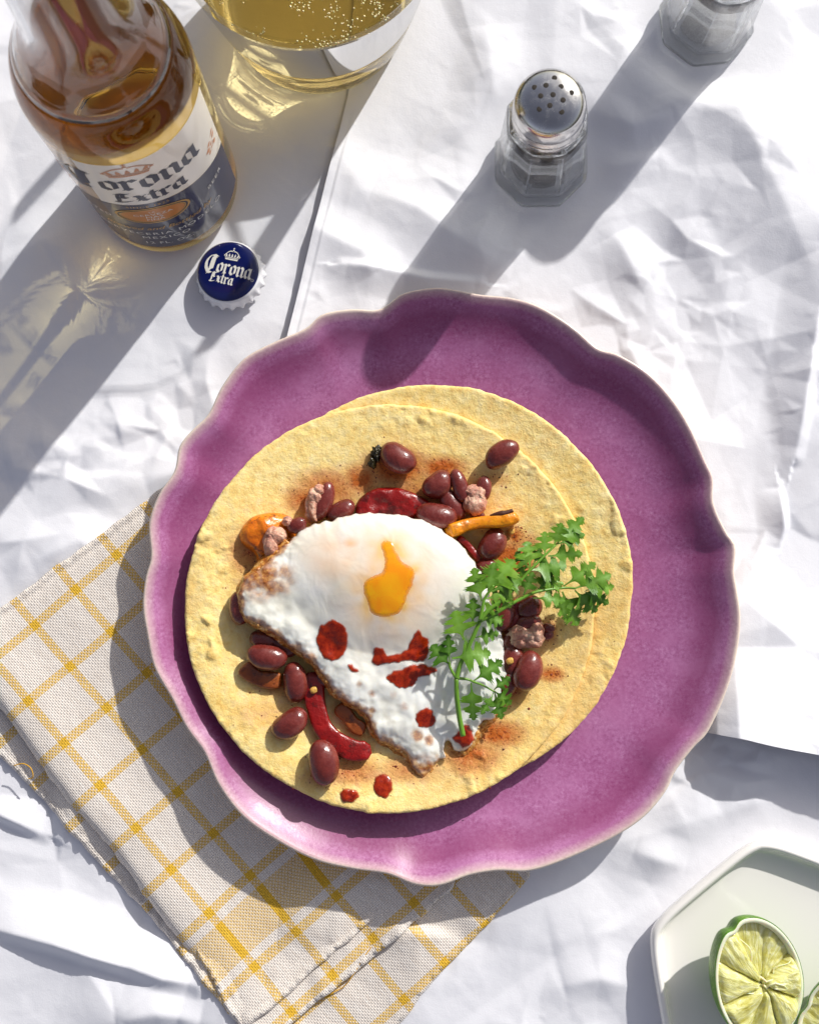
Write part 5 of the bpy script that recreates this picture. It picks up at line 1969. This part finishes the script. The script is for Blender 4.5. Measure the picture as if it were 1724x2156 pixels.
# pouring holes as they sit on the cap (survey offsets from its centre)
HOLES = [(1163, 159), (1119, 180), (1144, 177), (1177, 180), (1200, 193), (1132, 201), (1159, 199), (1181, 211), (1129, 230), (1152, 223), (1178, 237)]
hs_ = [((u - 1155) * PXM * .87, -(v - 204) * PXM * .87) for u, v in HOLES]
shaker((SH1[0], SH1[1], .0016), math.radians(0), -2.4, 'octagonal glass shaker of ground pepper with perforated steel cap', .0092, MAT['pepper'], hs_)
shaker((SH2[0], SH2[1], .0016), math.radians(6), 0, 'octagonal glass shaker cut off by the top edge of the picture', .0105, MAT['salt'], hs_)

# ------------------------------------------------------------------ hexagonal dish and lime
dish_side = .0575
DC = DISH
corner = P(1590, 1772, .009)[:2]
corner2 = P(1376, 1952, .009)[:2]
ed = corner2 - corner
SIDE_L = np.linalg.norm(ed) * 1.07
eu = ed / np.linalg.norm(ed)
en = np.array((-eu[1], eu[0]))
mid = (corner + corner2) / 2
if (np.array(DC[:2]) - mid) @ en < 0:
    en = -en
HXC = mid + en * SIDE_L * math.cos(math.pi / 6)
AP = SIDE_L * math.cos(math.pi / 6)
a0 = math.atan2(-en[1], -en[0])


def hexr(t, ap, rnd_):
    """rounded hexagon radius"""
    f = (t - a0 + math.pi / 6) % (math.pi / 3) - math.pi / 6
    r = ap / math.cos(f)
    # rounded corners: soft minimum with a circle
    rc = ap * (1.155 - rnd_)
    k = 30.0
    return -math.log(math.exp(-k * r / ap) + math.exp(-k * rc / ap) * 1.0) / k * ap + .0395 * ap * 0


DPROF = [(.010, .0028), (.60, .0028), (.80, .0029), (.875, .0031), (.905, .0036), (.922, .0048), (.932, .0070), (.940, .0084), (.952, .0091), (.968, .0093), (.985, .0088), (.996, .0076), (1.0, .0060), (.990, .0030), (.965, .0008), (.93, .0), (.05, .0)]
V = []
n = 240
for s, z in DPROF:
    for i in range(n):
        t = 2 * math.pi * i / n
        r = hexr(t, AP * (s if s > .7 else s), .045 if s > .7 else .09) * 1.03
        V.append((r * math.cos(t), r * math.sin(t), z))
F = gridfaces(n, len(DPROF), True) + [tuple(range(n))[::-1], tuple(range((len(DPROF) - 1) * n, len(DPROF) * n))]
_m = M('white_porcelain').set(Base_Color=srgb(242, 238, 232), Roughness=.12, Specular_IOR_Level=.5, Coat_Weight=.3, Coat_Roughness=.04)
dish = mobj('hexagonal_dish', V, F, _m.m, None, True, (HXC[0], HXC[1], .0006))
bm = bmesh.new(); bm.from_mesh(dish.data); bmesh.ops.recalc_face_normals(bm, faces=bm.faces); bm.to_mesh(dish.data); bm.free()
tag(dish, 'small white hexagonal porcelain dish holding the squeezed limes', 'dish')

_m = M('lime_rind').set(Roughness=.3, Specular_IOR_Level=.5)
_m.color(_m.ramp(_m.noise(190, 4, .6), [(.3, srgb(64, 112, 20)), (.6, srgb(104, 150, 34)), (.8, srgb(156, 182, 60))]))
_m.bump(_m.noise(900, 2), .5, .0006)
MAT['rind'] = _m.m
MAT['pith'] = plain('lime_pith', srgb(236, 236, 206), .5, Subsurface_Weight=.3, Subsurface_Scale=.002)
_m = M('lime_pulp').set(Roughness=.07, Specular_IOR_Level=.5, Subsurface_Weight=.5, Subsurface_Scale=.004, Coat_Weight=.5, Coat_Roughness=.05)
_m.b.inputs['Subsurface Radius'].default_value = (1, .9, .35)
_uv = _m.n('ShaderNodeUVMap').outputs[0]
_n1 = _m.noise(2.6, 4, .6, _uv, .5)
_n2 = _m.noise(160, 3, .6)
_c = _m.ramp(_n1, [(.32, srgb(190, 182, 70)), (.50, srgb(222, 220, 134)), (.66, srgb(244, 245, 202))])
_m.color(_m.mix(.25, _c, _m.ramp(_n2, [(.35, srgb(196, 176, 60)), (.65, srgb(244, 242, 200))])))
_m.bump(_n1, .55, .0014)
_m.bump(_m.noise(700, 3, .6), .2, .0005)
MAT['pulp'] = _m.m
MAT['membrane'] = plain('lime_membrane', srgb(238, 234, 190), .35, Subsurface_Weight=.4, Subsurface_Scale=.002)


def lime(loc, rz, tilt, A, B, D, label, seed, notch):
    e = empty('lime_wedge', loc, tilt)
    e.rotation_euler = (tilt[0], tilt[1], rz)
    tag(e, label, 'lime', 'squeezed lime halves')
    n, r_ = 96, random.Random(seed)

    def orad(t):
        k = 1 + .015 * math.sin(3 * t + seed)
        dn = (t - notch + math.pi) % (2 * math.pi) - math.pi
        return k * (1 - .07 * math.exp(-(dn / .13) ** 2))

    def ring(s, z):
        return [(A * s * orad(t) * math.cos(t), B * s * orad(t) * math.sin(t), z) for t in [2 * math.pi * i / n for i in range(n)]]
    # skin: bowl below the cut
    V = []
    prof_ = [(math.cos(p), -D * math.sin(p)) for p in np.linspace(0, math.pi / 2 * .97, 14)]
    prof_ = [(1.0, .0004)] + prof_
    prof_ = [(.984, .0004), (.993, .0006)] + prof_
    for s, z in prof_:
        V += ring(s, z)
    F = gridfaces(n, len(prof_), True)
    F.append(tuple(range((len(prof_) - 1) * n, len(prof_) * n)))
    o1 = mobj('rind', V, F, MAT['rind'], e)
    V = []
    pf = [(.986, .0003), (.980, .0006), (.94, .0005), (.915, .0003), (.90, -.0004), (.86, -.004), (.5, -.006), (.02, -.0065)]
    for s, z in pf:
        V += ring(s, z)
    F = gridfaces(n, len(pf), True)
    F.append(tuple(range((len(pf) - 1) * n, len(pf) * n)))
    o2 = mobj('pith', V, F, MAT['pith'], e)
    for o in (o1, o2):
        bm = bmesh.new(); bm.from_mesh(o.data); bmesh.ops.recalc_face_normals(bm, faces=bm.faces); bm.to_mesh(o.data); bm.free()
    # segments of pulp, squeezed to different depths
    segs = 8
    t0 = r_.uniform(0, .4)
    cen = (.10 * A, -.12 * B)
    deep = [.0030, .0042, .0034, -.0024, -.0034, .0006, .0012, .0020]
    for k in range(segs):
        ta, tb_ = t0 + 2 * math.pi * k / segs, t0 + 2 * math.pi * (k + 1) / segs
        hgt = deep[(k + seed) % segs]
        nr_, nt_ = 26, 22
        V, UV = [], []
        for i in range(nr_ + 1):
            s = .02 + .98 * i / nr_
            for j in range(nt_ + 1):
                q = j / nt_
                t = ta + (tb_ - ta) * (q * 1.10 - .05)
                ex, ey = A * .922 * orad(t) * math.cos(t), B * .922 * orad(t) * math.sin(t)
                x, y = cen[0] + (ex - cen[0]) * s, cen[1] + (ey - cen[1]) * s
                edge = min(1.0, 5 * q * (1 - q)) ** .5 * min(1, (1 - s) / .10 + .15) ** .5 * min(1, s / .16)
                ves = abs(float(noise2(x * 1.0 + k, y, 330, seed + k)))
                vs2 = float(fbm(math.atan2(y - cen[1], x - cen[0]) * 9, s * 2.2, 1.0, seed + k, 3))
                z = -.0034 + edge * (.0036 + .75 * hgt + .0005 * ves + .0003 * vs2) + .0006 * float(noise2(x, y, 190, seed + k))
                V.append((x, y, z))
                UV.append((q * 4.5 * (.35 + .65 * s) + k * 7.3, s * 1.6 + .25 * math.sin(q * 5 + k)))
        F = [(b, a, d, c) for a, b, c, d in gridfaces(nt_ + 1, nr_ + 1)]
        o = mobj('segment', V, F, MAT['pulp'], e)
        uvset(o, UV)
        bm = bmesh.new(); bm.from_mesh(o.data)
        for f in bm.faces:
            f.normal_update()
        if sum(f.normal.z for f in bm.faces) < 0:
            bmesh.ops.reverse_faces(bm, faces=bm.faces)
        bm.to_mesh(o.data); bm.free()
        if k % 2 == 0:
            sm = []
            for i in range(12):
                s = .02 + .90 * i / 11
                ex, ey = A * .85 * orad(ta) * math.cos(ta), B * .85 * orad(ta) * math.sin(ta)
                sm.append((cen[0] + (ex - cen[0]) * s + .0011 * math.sin(i * .7 + k), cen[1] + (ey - cen[1]) * s + .0008 * math.cos(i * .9), -.0006 + .0010 * math.sin(i * .8 + k)))
            tube('membrane', np.array(sm), np.interp(np.arange(12), [0, 4, 11], [.00045, .0003, .0002]), MAT['membrane'], e, 6)
    tube('torn_membrane', np.array([(cen[0], cen[1], .001), (cen[0] + .003, cen[1] + .001, .003), (cen[0] + .006, cen[1] - .0015, .0035), (cen[0] + .0075, cen[1] - .005, .0025)]), np.array([.0005, .0004, .0003, .0001]), MAT['membrane'], e, 8)
    return e


LC = P(1597, 2066, .022)
lime((LC[0], LC[1], .0215), math.radians(24), (math.radians(16), math.radians(13), 0), .0188, .0268, .0165, 'squeezed lime half lying wholly in view on the white dish', 3, math.radians(100))
LC2 = P(1800, 2150, .022)
lime((LC2[0], LC2[1], .0190), math.radians(-40), (math.radians(12), math.radians(-8), 0), .0180, .0250, .0150, 'second lime half cut off by the right edge of the picture', 8, math.radians(200))
